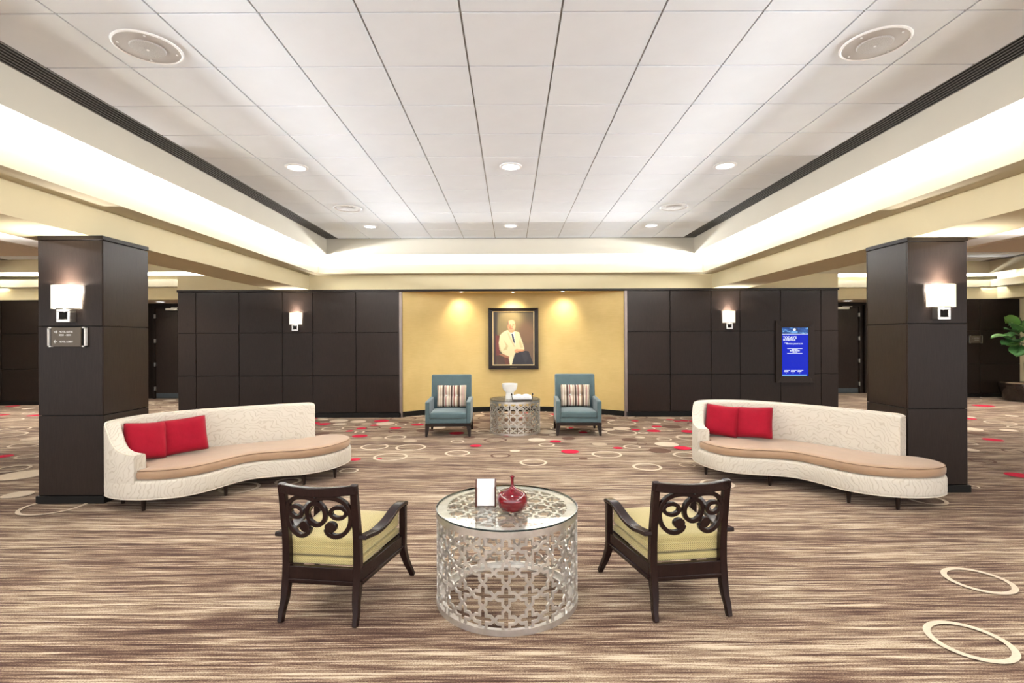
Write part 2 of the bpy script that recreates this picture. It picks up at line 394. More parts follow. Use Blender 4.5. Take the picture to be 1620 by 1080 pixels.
# dense scatter near the back wall and sparser scatter in the aisles
rc = random.Random(21)
expl = [('r','cream',592,707,22),('r','cream',649,708,24),('r','cream',617,723,27),('r','cream',625,692,17),('r','cream',723,717,20),('r','cream',843,732,22),
 ('r','cream',864,704,13),('r','cream',959,719,24),('r','cream',1023,739,23),('r','cream',999,707,14),('r','cream',1084,720,20),('r','cream',1050,695,12),
 ('r','brown',783,696.5,18.5),('r','brown',791,721,16),('r','brown',1015,702,8),('r','tan',1086,736,13),('r','cream',723,698.5,11),('r','cream',551,745,15),
 ('d','tan',648,698,11),('d','tan',595,693,9),('d','tan',684,727,5.5),('d','cream',814,713.5,8),('d','cream',849,696,14),('d','tan',948,703,12),('d','cream',1054,703,18.5),
 ('d','cream',1012,692,8),('d','brown',1043,713,17),('d','brown',899,694,11),('d','brown',922,726,7),('d','brown',995,696,12),
 ('d','red',752,705.5,9),('d','red',901,714.5,14),('d','red',878,698.5,9),('d','red',977,709,8),('d','red',1079,709,13),('d','red',561,727,9),('d','red',568.5,690,12),
 ('d','red',571,678,8),('d','red',625,677.5,9),('d','red',603,666,12),('d','red',722,685.5,12),('d','red',1005,680,7),('d','red',1088,682.7,11),('d','red',1059,664,6),
 ('d','red',922,684,7),('d','red',1004,666,6),('d','red',512,671,10),('d','red',600,726,4),
 ('d','red',5,722,12),('d','red',53,657.5,9),('d','cream',32,752,32),('d','cream',27,783,20),('r','cream',23,679,20),('r','cream',85,801,45),('r','cream',10,688,26),
 ('r','cream',40,704,22),('r','cream',45,722,18),('r','cream',18,742,24),('d','tan',58,694,20),
 ('d','red',1555,642,14),('d','red',1570,696,13),('d','red',1610,752,17),('r','cream',1536,770,10),('r','cream',1582,669,20),('r','cream',1608,676,12),('d','cream',1534,679,16),
 ('r','cream',1532,702,12),('r','brown',1552,729,18),('r','brown',1602,714,14),('d','brown',1545,686,14),('d','cream',1533,712,12),
 ('r','cream',1546,919,46),('r','cream',1532,1015,58),('r','cream',1465,791,27),('r','cream',1134,766,26),('r','cream',378,772,30),('r','cream',455,762,20)]
for e in expl:
    p = G(e[2], e[3]); used.append((p.x, p.y, e[4] / FOC * p.y))
def scatter(n, x0, x1, y0, y1, gap, pr):
    for _ in range(n):
        x = rc.uniform(x0, x1); y = rc.uniform(y0, y1); r = rc.choice([0.07, 0.09, 0.12, 0.15, 0.18, 0.21, 0.25])
        if any((x - a) ** 2 + (y - b) ** 2 < (gap * (r + q)) ** 2 for a, b, q in used): continue
        used.append((x, y, r)); k = rc.random()
        if k < 0.40: ring(x, y, r + 0.02, 'cream' if rc.random() < 0.7 else 'brown', 0.032)
        elif k < 0.60: disc(x, y, r * 0.85, 'cream')
        elif k < 0.73: disc(x, y, r * 0.85, 'tan')
        elif k < 1 - pr: disc(x, y, r * 0.85, 'brown')
        else: disc(x, y, min(r, 0.14), 'red')
scatter(650, -7.2, 7.0, 8.75, 11.4, 0.80, 0.09)
scatter(30, -7.2, 7.0, 8.2, 8.75, 1.0, 0.06)
scatter(110, -16, -6.5, 6.0, 14.0, 1.15, 0.06)
scatter(110, 6.5, 16, 6.0, 14.5, 1.15, 0.06)
for e in expl: put(*e)
tag(fb.build('floor', [M['carpet'], M['d_cream'], M['d_tan'], M['d_brown'], M['d_red']], fix=False), kind='structure')

# ------------------------------------------------------------------ ceiling: grid, tiles, coffer, coves, beams
def struct(name, mb, m, **kw):
    return tag(mb.build(name, m, **kw), kind='structure')
ceiling = struct('ceiling', MB().box(-17, 17, -3.0, 16.5, 3.62, 3.72), M['white'])
gridb = MB().box(-3.60, 3.60, -3.0, 10.0, CEIL + 0.012, CEIL + 0.03)
gr = gridb.build('ceiling_grid', M['grid'], ceiling)
TP = 0.61; X0 = 0.009 - 5.5 * TP; Y0 = 3.697 - 10 * TP
tm = MB(); g_ = 0.0065
tm.box(g_, TP - g_, g_, TP - g_, 0, 0.012)
tmesh = tm.mesh('tile'); tmesh.materials.append(M['tile'])
tlast = MB().box(g_, TP - g_, g_, 0.135, 0, 0.012).mesh('tile'); tlast.materials.append(M['tile'])
for j in range(7, 21):
    for i in range(11):
        o = link('tile', tmesh if j < 20 else tlast, None, ceiling, (X0 + i * TP, Y0 + j * TP, CEIL))
back_tiles = MB().box(-3.35, 3.36, -3.0, Y0 + 7 * TP - g_, CEIL, CEIL + 0.012).build('tile_field', M['tile'], ceiling)

# one trim per member of the cove
for s, nm in ((-1, 1), (1, 2)):
    xs = lambda a, b: (min(s * a, s * b), max(s * a, s * b))
    def tb(a, b, y0, y1, z0, z1):
        x0, x1 = xs(a, b); return MB().box(x0, x1, y0, y1, z0, z1)
    struct('trim_%d' % (nm), tb(3.587, 3.617, -3, 10.02, FASB, CEIL + 0.03), M['fascia'])                 # fascia under the tiled field
    struct('trim_%d' % (nm + 2), tb(3.617, 4.42, -3, 10.8, FASB, FASB + 0.05), M['white'])                   # cove ceiling
    lip = tb(3.866, 3.906, -3, 10.29, LIPB, LIPT)
    lip.box(*xs(3.906, 4.17), -3, 10.57, LIPB, LIPB + 0.03)
    struct('trim_%d' % (nm + 4), lip, M['creamlip'])                                                         # cove lip and its shelf
    struct('trim_%d' % (nm + 6), tb(4.16, 4.90, -3, BW, BEAMB, LIPB + 0.03), M['cream'])                     # beam
    struct('trim_%d' % (nm + 8), tb(4.40, 4.66, -3, 10.8, LIPB + 0.03, 3.62), M['white'])                    # cove back
struct('trim_11', MB().box(-3.617, 3.617, 9.99, 10.02, FASB, CEIL + 0.03), M['fascia'])
struct('trim_12', MB().box(-3.617, 3.617, 10.02, 10.8, FASB, FASB + 0.05), M['white'])
lp = MB().box(-3.906, 3.906, 10.29, 10.33, LIPB, LIPT); lp.box(-3.906, 3.906, 10.33, 10.62, LIPB, LIPB + 0.03)
struct('trim_13', lp, M['creamlip'])
struct('trim_14', MB().box(-6.88, 6.77, BW, 11.9, BEAMB, LIPB + 0.0), M['cream'])                            # frieze over the back wall
struct('trim_15', MB().box(-4.66, 4.66, 10.75, 10.8, LIPB, 3.62), M['white'])

# slot air diffusers along both sides
for s, lab in ((-1, 'long black slot air diffuser along the left edge of the tiled ceiling'), (1, 'long black slot air diffuser along the right edge of the tiled ceiling')):
    d = empty('slot_diffuser', (s * 3.467, 3.4, CEIL)); tag(d, lab, 'air vent', 'slot diffusers beside the tiled ceiling')
    MB().box(-0.119, 0.119, -6.3, 6.57, 0.004, 0.011).build('backing', M['black'], d)
    for k in range(7):
        xk = -0.112 + k * 0.224 / 6
        wd = 0.0045 if 0 < k < 6 else 0.008
        MB().box(xk - wd / 2, xk + wd / 2, -6.3, 6.57, -0.003, 0.003).build('slat', M['slat'], d)
    if s < 0:
        e = empty('edge_slot', (0, 9.96, CEIL)); tag(e, 'narrow dark slot across the far edge of the tiled ceiling', 'air vent')
        MB().box(-3.34, 3.34, -0.022, 0.028, 0.002, 0.011).build('backing', M['black'], e)
        MB().box(-3.34, 3.34, -0.026, -0.020, -0.006, 0.011).build('rail', M['slat'], e)

# downlights and speakers in the tiles
def downlight(x, y, label, z=CEIL, group='round downlights in the tiled ceiling'):
    d = empty('downlight', (x, y, z)); tag(d, label, 'ceiling light', group)
    MB().lathe([(0.125, 0.0), (0.125, -0.006), (0.098, -0.012), (0.092, 0.0)], 36).build('trim_ring', M['ring'], d, smooth=True)
    MB().lathe([(0.001, -0.004), (0.094, -0.004), (0.094, 0.0), (0.001, 0.0)], 36).build('lens', M['lamp'], d)
    return d
ROWY = [Y0 + 13.5 * TP, Y0 + 18.5 * TP]
for y, t1 in ((ROWY[0], 'nearer row'), (ROWY[1], 'farther row')):
    for x, t2 in ((-2.431, 'left'), (0.009, 'middle'), (2.449, 'right')):
        downlight(x, y, 'lit round white downlight, %s of the %s in the tiled ceiling' % (t2, t1))
def speaker(x, y, label):
    d = empty('ceiling_speaker', (x, y, CEIL)); tag(d, label, 'speaker', 'round ceiling speakers')
    MB().lathe([(0.205, 0.0), (0.205, -0.006), (0.196, -0.012), (0.190, -0.008), (0.190, 0)], 48).build('rim', M['ring'], d, smooth=True)
    MB().lathe([(0.001, -0.010), (0.192, -0.006), (0.192, 0), (0.001, 0)], 48).build('plate', M['grille'], d, smooth=True)
    MB().lathe([(0.001, -0.018), (0.10, -0.014), (0.108, -0.006), (0.001, -0.006)], 40).build('grille', M['mesh'], d, smooth=True)
    for k in range(4):
        a = k * PI / 2 + 0.5
        MB().lathe([(0.007, -0.006), (0.007, -0.012), (0.001, -0.013)], 10, (0.165 * math.cos(a), 0.165 * math.sin(a))).build('screw', M['ring'], d)
    MB().lathe([(0.008, -0.016), (0.008, -0.022), (0.001, -0.023)], 10).build('screw', M['ring'], d)
speaker(-2.431, Y0 + 9.5 * TP + 0.05, 'large round grey ceiling speaker in the near tile at upper left')
speaker(2.449, Y0 + 9.5 * TP + 0.04, 'large round grey ceiling speaker in the near tile at upper right')
speaker(-2.431, Y0 + 16.5 * TP, 'far round ceiling speaker between the two downlights on the left')
speaker(2.449, Y0 + 16.5 * TP, 'far round ceiling speaker between the two downlights on the right')

# aisle ceilings
for s, yf, n0 in ((-1, 12.9, 21), (1, 13.75, 31)):
    def xs(a, b): return (min(s * a, s * b), max(s * a, s * b))
    fx = 12.35
    slab = MB().box(*xs(4.90, 9.3), -3, 10.0, FASB, FASB + 0.05); slab.box(*xs(4.90, 5.6), 10.0, yf, FASB, FASB + 0.05); struct('trim_%d' % n0, slab, M['white'])
    sf = MB().box(*xs(6.9, fx + 0.3), -3, 8.04, LIPB, LIPB + 0.03); sf.box(*xs(7.9, 7.94), -3, 8.04, LIPB + 0.03, LIPT); struct('trim_%d' % (n0 + 1), sf, M['beige'])
    struct('trim_%d' % (n0 + 2), MB().box(*xs(5.6, fx), yf - 0.55, yf - 0.52, FASB, 3.62), M['creamlip'])
    struct('trim_%d' % (n0 + 3), MB().box(*xs(4.9, fx + 2), yf - 0.52, yf + 0.2, FASB, 3.62), M['white'])
    l0 = MB().box(*xs(4.9, 5.34), -3, BW, LIPB, LIPB + 0.03); l0.box(*xs(5.30, 5.34), -3, BW, LIPB + 0.03, LIPT)
    struct('trim_%d' % (n0 + 9), l0, M['creamlip'])
    l2 = MB().box(*xs(5.0, fx + 0.28), yf - 0.27, yf - 0.23, LIPB, LIPT); l2.box(*xs(5.0, fx + 0.28), yf - 0.23, yf + 0.02, LIPB, LIPB + 0.03)
    struct('trim_%d' % (n0 + 4), l2, M['creamlip'])
    struct('trim_%d' % (n0 + 5), MB().box(*xs(6.3, 17), yf, yf + 0.3, BEAMB, LIPB), M['cream'])
    struct('trim_%d' % (n0 + 6), MB().box(*xs(fx, fx + 0.03), 10.0, yf - 0.5, FASB, 3.62), M['creamlip'])
    l3 = MB().box(*xs(fx + 0.28, fx + 0.32), -3, yf - 0.27, LIPB, LIPT); l3.box(*xs(fx + 0.32, fx + 0.75), -3, yf - 0.27, LIPB, LIPB + 0.03)
    struct('trim_%d' % (n0 + 7), l3, M['creamlip'])
    struct('trim_%d' % (n0 + 8), MB().box(*xs(fx + 0.72, fx + 1.3), -3, yf, BEAMB, 3.62), M['cream'])
    for k in range(12):
        for j in range(5):
            x = 5.62 + k * TP
            if x + TP > fx: continue
            y = 9.35 + j * TP if s < 0 else 10.15 + j * TP
            if j == 0 and x + TP > 9.0: continue
            link('tile', tmesh, None, ceiling, (s * x if s > 0 else -x - TP, y, CEIL))
    v = empty('slot_diffuser', (s * (fx - 0.13), (10.0 + yf - 0.55) / 2, CEIL)); L = (yf - 0.55 - 10.0) / 2
    tag(v, 'dark slot diffuser in the %s aisle ceiling beyond the column' % ('left' if s < 0 else 'right'), 'air vent')
    MB().box(-0.10, 0.10, -L, L, -0.002, 0.010).build('backing', M['black'], v)
    for k in range(5):
        MB().box(-0.09 + k * 0.043, -0.083 + k * 0.043, -L, L, -0.010, -0.002).build('slat', M['slat'], v)

# ------------------------------------------------------------------ panelled walls
J1, J2, CAP, BASEH = 0.867, 1.755, 2.600, 0.10
def panels(parent, edges, y, m, zs=(BASEH, J1, J2, CAP), ydir=-1, gap=0.005, th=0.02):
    for i in range(len(edges) - 1):
        for j in range(len(zs) - 1):
            x0, x1 = edges[i] + gap, edges[i + 1] - gap
            y0, y1 = (y - th, y) if ydir < 0 else (y, y + th)
            MB().box(x0, x1, y0, y1, zs[j] + gap, zs[j + 1] - gap).build('panel', m, parent, bevel=0.003, seg=1)
FX = lambda px, Y=BW: (px - PX) / FOC * Y
NL, NR = FX(634), FX(990)
wb = MB().box(-6.88, NL, BW + 0.02, 13.3, 0, BEAMB); wb.box(NR, 6.77, BW + 0.02, 13.3, 0, BEAMB)
wb.box(NL, NR, 11.75, 13.3, 0, BEAMB)
wall_back = struct('wall_back', wb, M['base'])
panels(wall_back, [-6.88] + [FX(p) for p in (310, 378, 447, 495, 563)] + [NL], BW + 0.02, M['wenge'])
panels(wall_back, [NR] + [FX(p) for p in (1060, 1125, 1171, 1235, 1299)] + [6.77], BW + 0.02, M['wenge'])
cp = MB().box(-6.89, 6.78, BW - 0.02, BW + 0.03, CAP, BEAMB)
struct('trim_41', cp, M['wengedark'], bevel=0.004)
bb = MB().box(-6.89, NL, BW - 0.012, BW + 0.02, 0, BASEH); bb.box(NR, 6.78, BW - 0.012, BW + 0.02, 0, BASEH)
struct('baseboard_back', bb, M['base'])
# niche: curved gold wall, its base, jambs and soffit
SAG = 0.86; half = (NR - NL) / 2; cx = (NL + NR) / 2
Rn = (half * half + SAG * SAG) / (2 * SAG); cy = BW + 0.02 + SAG - Rn
def arc(r, n=56):
    a0 = math.asin(half / Rn); return [(cx + r * math.sin(-a0 + 2 * a0 * i / n), cy + r * math.cos(-a0 + 2 * a0 * i / n)) for i in range(n + 1)]
def arcwall(r0, r1, z0, z1):
    a = arc(r0); b = arc(r1); return MB().prism(a + b[::-1], z0, z1)
struct('wall_niche', arcwall(Rn, Rn + 0.05, 0, BEAMB), M['gold'], smooth=True)
struct('baseboard_niche', arcwall(Rn - 0.015, Rn, 0, 0.11), M['base'], smooth=True)
struct('trim_42', MB().prism(arc(Rn + 0.02) + [(NR, BW + 0.03), (NL, BW + 0.03)], BEAMB - 0.012, BEAMB), M['gold'])
for x, n_ in ((NL, 43), (NR, 44)):
    struct('trim_%d' % n_, MB().box(x - 0.03, x + 0.03, BW - 0.012, BW + 0.10, 0, CAP), P('niche_jamb_metal_%d' % n_, (0.26, 0.21, 0.19, 1), 0.4, 0.5, var=0.05), bevel=0.004)
for x, nm in ((-1.06, 'left'), (0.05, 'middle'), (1.12, 'right')):
    d = empty('niche_downlight', (x, 11.0 if abs(x) > 0.5 else 11.1, BEAMB - 0.012)); tag(d, 'small recessed accent light at the top of the gold niche, %s one' % nm, 'ceiling light', 'accent lights over the gold niche')
    MB().lathe([(0.055, 0), (0.055, -0.005), (0.040, -0.006), (0.040, 0)], 24).build('trim_ring', M['ring'], d, smooth=True)
    MB().lathe([(0.001, -0.002), (0.040, -0.002), (0.040, 0), (0.001, 0)], 24).build('lens', M['lamp'], d)

# far walls with alcoves and doors
def far(s, yf, yd, aL, aR, names):
    side = 'left' if s < 0 else 'right'
    if s < 0:
        wl = MB().box(-17, aL, yf + 0.02, yf + 0.3, 0, BEAMB)
    else:
        wl = MB().box(aR, 13.68, yf + 0.02, yf + 0.3, 0, BEAMB)
    wl.box(aL - 0.3, aL, yf + 0.3, yd, 0, BEAMB); wl.box(aR, aR + 0.3, yf + 0.3, yd, 0, BEAMB)
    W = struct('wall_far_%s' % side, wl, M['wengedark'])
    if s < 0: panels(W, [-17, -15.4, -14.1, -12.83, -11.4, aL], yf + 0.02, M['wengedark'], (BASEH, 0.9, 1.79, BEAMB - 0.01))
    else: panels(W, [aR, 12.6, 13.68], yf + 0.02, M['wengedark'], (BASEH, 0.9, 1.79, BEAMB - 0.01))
    bx = (-17, aL) if s < 0 else (aR, 13.69)
    struct('baseboard_far_%s' % side, MB().box(bx[0], bx[1], yf - 0.012, yf, 0, BASEH), M['base'])
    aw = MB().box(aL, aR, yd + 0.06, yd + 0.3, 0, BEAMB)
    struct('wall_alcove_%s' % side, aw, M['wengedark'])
    struct('ceiling_alcove_%s' % side, MB().box(aL - 0.3, aR + 0.3, yf + 0.3, yd + 0.3, BEAMB, BEAMB + 0.1), M['beige'])
    return W
far(-1, 12.9, 14.2, -10.25, -6.9, 0); far(1, 13.75, 14.9, 6.8, 11.55, 0)
def door(name, x0, x1, y, hinge, lab=None):
    d = empty(name, ((x0 + x1) / 2, y, 0)); d['kind'] = 'structure'
    h = (x1 - x0) / 2; H = 2.50
    MB().box(-h, h, 0, 0.045, 0.012, H).build('door_leaf', M['wenge'], d, bevel=0.003)
    fr = MB().box(-h - 0.07, -h - 0.008, -0.03, 0.05, 0, H + 0.07); fr.box(h + 0.008, h + 0.07, -0.03, 0.05, 0, H + 0.07); fr.box(-h - 0.008, h + 0.008, -0.03, 0.05, H + 0.008, H + 0.07)
    fr.build('door_frame', M['wengedark'], d, bevel=0.004)
    MB().box(-h + 0.02, h - 0.02, -0.004, 0.0, 0.02, 0.15).build('kick_plate', M['bluebase'], d)
    cl = MB().box(-0.17, 0.17, -0.07, 0.0, H - 0.06, H + 0.01).build('door_closer', M['steel'], d, bevel=0.006)
    MB().box(-0.02, 0.26, -0.05, -0.035, H + 0.012, H + 0.03).build('closer_arm', M['steel'], cl)
    for z in (0.28, 0.95, 1.60, 2.28):
        MB().box(hinge * h - 0.018, hinge * h + 0.018, -0.045, 0.0, z - 0.055, z + 0.055).build('hinge', M['steel'], d, bevel=0.004)
    return d
door('door_1', -9.85, -8.88, 14.2, -1)
door('door_2', 9.18, 10.12, 14.9, 1)
door('door_3', 10.36, 11.32, 14.9, -1)
for x, y, t in ((-9.3, 13.6, 'left'), (9.35, 14.2, 'right')):
    downlight(x, y, 'small round ceiling light inside the dark door alcove at the %s' % t, BEAMB, 'lights in the door alcoves')
    spot('alcove_lamp', (x, y, 2.6), (0, 0.2, -1), 14, 110, 0.8)
struct('wall_right_return', MB().box(13.68, 17, 13.77, 14.1, 0, LIPB), M['cream'])
struct('wall_left', MB().box(-17.2, -17, -3, 16.5, 0, 3.62), M['cream'])
struct('wall_right', MB().box(17, 17.2, -3, 16.5, 0, 3.62), M['cream'])
struct('wall_end', MB().box(-17.2, 17.2, 15.4, 15.6, 0, 3.62), M['cream'])

# ------------------------------------------------------------------ columns
def column(x0, x1, y0, label, cut):
    wd = x1 - x0; d = empty('column', ((x0 + x1) / 2, y0 + wd / 2, 0)); tag(d, label, 'column', 'dark panelled square columns')
    h = wd / 2; e = 0.018
    MB().box(-h + e, h - e, -h + e, h - e, 0, BEAMB).build('core', M['base'], d)
    zs = (0.075, J1, J2 if cut is None else cut, CAP)
    for j in range(3):
        z0, z1 = zs[j] + 0.004, zs[j + 1] - 0.004
        for (a, b, c, f) in ((-h, h - 0.006, -h, -h + e), (-h, h - 0.006, h - e, h), (-h, -h + e, -h + e + .004, h - e - .004), (h - e, h, -h + 0.006, h - 0.006)):
            MB().box(a, b, c, f, z0, z1).build('panel', M['wenge'], d, bevel=0.0025, seg=1)
    MB().box(-h - 0.003, h + 0.003, -h - 0.003, h + 0.003, CAP + 0.003, BEAMB).build('cap', M['wengedark'], d, bevel=0.003)
    MB().box(-h - 0.018, h + 0.018, -h - 0.018, h + 0.018, 0, 0.075).build('plinth', M['base'], d, bevel=0.004)
    return d
YL, YR = 5.06, 5.31
column(-4.67, -4.03, YL, 'dark wood panelled column behind the left sofa, with direction sign', 1.748)
column(4.12, 4.74, YR, 'dark wood panelled column behind the right sofa, without a sign', 1.748)

# ------------------------------------------------------------------ wall sconces
def sconce(x, y, z, label, w_=0.272, h_=0.232):
    d = empty('wall_sconce', (x, y, z)); tag(d, label, 'wall lamp', 'square shaded wall sconces')
    hw, hh, dp = w_ / 2, h_ / 2, 0.115
    # shade: open top and bottom, three sides
    ns = 12; sec = [(-hw, -0.012), (-hw, -0.055)] + [(-hw + 2 * hw * i / ns, -0.058 - (dp - 0.058) * (1 - (2 * i / ns - 1) ** 2)) for i in range(ns + 1)] + [(hw, -0.055), (hw, -0.012)]
    inn_ = [(x * 0.975, y + 0.004) for x, y in sec]
    sh = MB().prism(sec + inn_[::-1], -hh, hh)
    sh.build('lamp_shade', M['shade'], d)
    b = MB(); fz1 = -hh - 0.006; fz0 = fz1 - 0.125; fw = 0.066
    for (q0, q1, r0, r1) in ((-fw, fw, fz1 - 0.024, fz1), (-fw, fw, fz0, fz0 + 0.026), (-fw, -fw + 0.026, fz0 + 0.026, fz1 - 0.024), (fw - 0.026, fw, fz0 + 0.026, fz1 - 0.024)):
        b.box(q0, q1, -0.075, 0.0, r0, r1)
    b.build('bracket', M['steel'], d, bevel=0.002, seg=1)
    MB().lathe([(0.012, fz1 - 0.03), (0.012, fz1 + 0.03), (0.02, fz1 + 0.035), (0.02, fz1 + 0.07), (0.001, fz1 + 0.071)], 14, (0, -0.058)).build('socket', M['steel'], d)
    MB().lathe([(0.018, -0.045), (0.03, -0.01), (0.03, 0.03), (0.018, 0.05), (0.001, 0.056)], 16, (0, -0.058)).build('bulb', M['lamp'], d, smooth=True)
    point('sconce_bulb_light', (x, y - 0.06, z + 0.085), 7.0, (1, 0.94, 0.88), 0.025)
    point('sconce_bulb_light', (x, y - 0.058, z - 0.07), 0.5, (1, 0.88, 0.7), 0.02)
    spot('sconce_uplight', (x, y - 0.075, z + 0.10), (0, -0.15, 1), 16, 120, 0.9, (1, 0.95, 0.9), 0.03)
    return d
sconce(FX(104, YL - 0.045), YL, 2.035, 'wall sconce with cream shade on the left column above the sign')
sconce(FX(1490.3, YR - 0.045), YR, 2.035, 'wall sconce with white shade on the right column')
sconce(FX(469), BW, 2.05, 'small wall sconce on the back wall left of the gold niche', 0.245, 0.24)
sconce(FX(1152), BW, 2.05, 'small wall sconce on the back wall right of the gold niche, near the screen', 0.245, 0.24)

# ------------------------------------------------------------------ signs, screen, portrait
def text(body, size, loc, parent, m, name='lettering', align='LEFT', ex=0.0006, bold=0.0, sx=1.0):
    c = bpy.data.curves.new(name, 'FONT'); c.body = body; c.size = size; c.align_x = align; c.extrude = ex; c.offset = bold; c.resolution_u = 3
    tmp = bpy.data.objects.new('tmp', c); C.objects.link(tmp)
    dg = bpy.context.evaluated_depsgraph_get(); me = bpy.data.meshes.new_from_object(tmp.evaluated_get(dg)); bpy.data.objects.remove(tmp)
    o = bpy.data.objects.new(name, me); C.objects.link(o); me.materials.clear(); me.materials.append(m)
    o.parent = parent; o.location = loc; o.rotation_euler = (PI / 2, 0, 0); o.scale = (sx, 1, 1)
    return o
def arrow(direction, x, z, L, parent, m, y):
    b = MB(); t = L * 0.085; s = 1 if direction > 0 else -1
    b.box(x - L / 2, x + L / 2, y - 0.001, y, z - t, z + t)
    for q in (-1, 1):
        tip = (x + s * L / 2, z); tail = (x + s * (L / 2 - L * 0.42), z + q * L * 0.42)
        dx, dz = tail[0] - tip[0], tail[1] - tip[1]; l_ = math.hypot(dx, dz); nx, nz = -dz / l_ * t, dx / l_ * t
        pts = [(tip[0] + nx, tip[1] + nz), (tail[0] + nx, tail[1] + nz), (tail[0] - nx, tail[1] - nz), (tip[0] - nx, tip[1] - nz)]
        b.add([(p[0], y - 0.001, p[1]) for p in pts] + [(p[0], y, p[1]) for p in pts], [(0, 1, 2, 3), (7, 6, 5, 4), (0, 4, 5, 1), (1, 5, 6, 2), (2, 6, 7, 3), (3, 7, 4, 0)])
    b.build('arrow', m, parent)
def bracket_sign(x, y, z, w_, h_, label, lm):
    d = empty('direction_sign', (x, y, z)); tag(d, label, 'sign')
    MB().box(-w_ / 2 + 0.032, w_ / 2 - 0.05, -0.022, -0.004, -h_ / 2 + 0.003, h_ / 2 - 0.003).build('plate', M['sign'], d, bevel=0.002)
    MB().box(-w_ / 2 + 0.012, w_ / 2 - 0.012, -0.004, 0.0, -h_ / 2 + 0.008, h_ / 2 - 0.008).build('back_plate', M['black'], d)
    for s in (-1, 1):
        b = MB(); xa = s * w_ / 2
        b.box(min(xa, xa - s * 0.013), max(xa, xa - s * 0.013), -0.026, 0, -h_ / 2, h_ / 2)
        for q in (-1, 1):
            z0, z1 = (h_ / 2 - 0.012, h_ / 2) if q > 0 else (-h_ / 2, -h_ / 2 + 0.012)
            b.box(min(xa, xa - s * 0.036), max(xa, xa - s * 0.036), -0.026, 0, z0, z1)
        b.build('end_bracket', lm, d)
    return d
sp = A(108.5, 533, YL)
sg = bracket_sign(sp.x, YL, sp.z, 0.375, 0.197, 'bronze direction sign with two arrows on the left column', M['letter'])
yy = -0.0225
arrow(1, -0.108, 0.050, 0.034, sg, M['letter'], yy); arrow(-1, -0.108, -0.045, 0.034, sg, M['letter'], yy)
text('HOTEL SUITES', 0.024, (-0.075, yy, 0.044), sg, M['letter'], bold=0.0006, sx=0.88)
text('S221 - S231', 0.024, (-0.075, yy, 0.012), sg, M['letter'], bold=0.0006, sx=1.05)
text('HOTEL LOBBY', 0.024, (-0.075, yy, -0.054), sg, M['letter'], bold=0.0006, sx=0.88)
sp = A(1543, 536.5, 13.75)
sg2 = bracket_sign(sp.x, 13.75, sp.z, 0.35, 0.21, 'small dark bracketed sign on the far wall at right, near the plant', M['steel'])
arrow(-1, -0.085, 0.032, 0.02, sg2, M['dimletter'], yy)
text('MEETING', 0.034, (-0.055, yy, 0.02), sg2, M['dimletter']); text('ROOMS', 0.034, (-0.04, yy, -0.035), sg2, M['dimletter'])

# schedule screen
sa, sb = A(1226, 605, BW), A(1287, 507, BW)
scx, scz = (sa.x + sb.x) / 2, (sa.z + sb.z) / 2; fw, fh = (sb.x - sa.x) / 2, (sb.z - sa.z) / 2
scr = empty('schedule_screen', (scx, BW, scz)); tag(scr, 'framed blue digital schedule screen on the dark back wall', 'screen')
i0, i1 = A(1236.3, 594.5, BW) - Vector((scx, BW, scz)), A(1278, 518, BW) - Vector((scx, BW, scz))
def mitre(b, x0, x1, z0, z1, u0, u1, v0, v1, yo, yi, yb):
    o = [(x0, z0), (x1, z0), (x1, z1), (x0, z1)]; i_ = [(u0, v0), (u1, v0), (u1, v1), (u0, v1)]
    out = []
    for k in range(4):
        j = (k + 1) % 4; m = MB()
        v = [(o[k][0], yo, o[k][1]), (o[j][0], yo, o[j][1]), (i_[j][0], yi, i_[j][1]), (i_[k][0], yi, i_[k][1])]
        v += [(p[0], yb, p[2]) for p in v]
        m.add(v, [(0, 1, 2, 3), (7, 6, 5, 4), (0, 4, 5, 1), (1, 5, 6, 2), (2, 6, 7, 3), (3, 7, 4, 0)]); out.append(m)
    return out
for m in mitre(None, -fw, fw, -fh, fh, i0.x, i1.x, i0.z, i1.z, -0.038, -0.026, 0): m.build('frame_rail', M['wenge'], scr, bevel=0.002, seg=1)
ys = -0.012
pan = MB().box(i0.x, i1.x, ys, -0.002, i0.z, i1.z).build('display', M['screen'], scr)
sw = i1.x - i0.x; shh = i1.z - i0.z
U = lambda u: i0.x + u * sw
V = lambda v: i1.z - v * shh
MB().box(U(0), U(1), ys - 0.001, ys, V(0.13), V(0)).build('header_picture', M['header'], pan)
for (u0, u1, v0, v1) in [(0, 1, 0.138, 0.13), (0.2, 0.78, 0.440, 0.432), (0.2, 0.78, 0.534, 0.526)] + [(0.09 + 0.25 * k, 0.31 + 0.25 * k, 0.885, 0.878) for k in range(3)]:
    MB().box(U(u0), U(u1), ys - 0.0015, ys - 0.0005, V(v0), V(v1)).build('rule_line', M['screenwhite'], pan)
MB().box(U(0), U(0.93), ys - 0.0015, ys - 0.0005, V(1.0), V(0.972)).build('footer_bar', M['screenlight'], pan)
MB().lathe([(0.028, -0.001), (0.028, 0.001), (0.001, 0.001)], 20).build('emblem', M['screenwhite'], pan, (U(0.48), ys - 0.0015, V(0.042)), (PI / 2, 0, 0))
MB().box(U(0.37), U(0.60), ys - 0.0015, ys - 0.001, V(0.118), V(0.075)).build('emblem_base', M['screenlight'], pan)
text("TODAY'S", 0.068, (U(0.05), ys - 0.001, V(0.228)), pan, M['screenwhite'], bold=0.002)
text('SCHEDULE', 0.052, (U(0.05), ys - 0.001, V(0.268)), pan, M['screenwhite'], bold=0.0015)
text('FOR', 0.030, (U(0.11), ys - 0.001, V(0.325)), pan, M['screenwhite'])
text('WEDNESDAY, JANUARY 20, 2016', 0.033, (U(0.16), ys - 0.001, V(0.347)), pan, M['screenwhite'], bold=0.0008, sx=0.72)
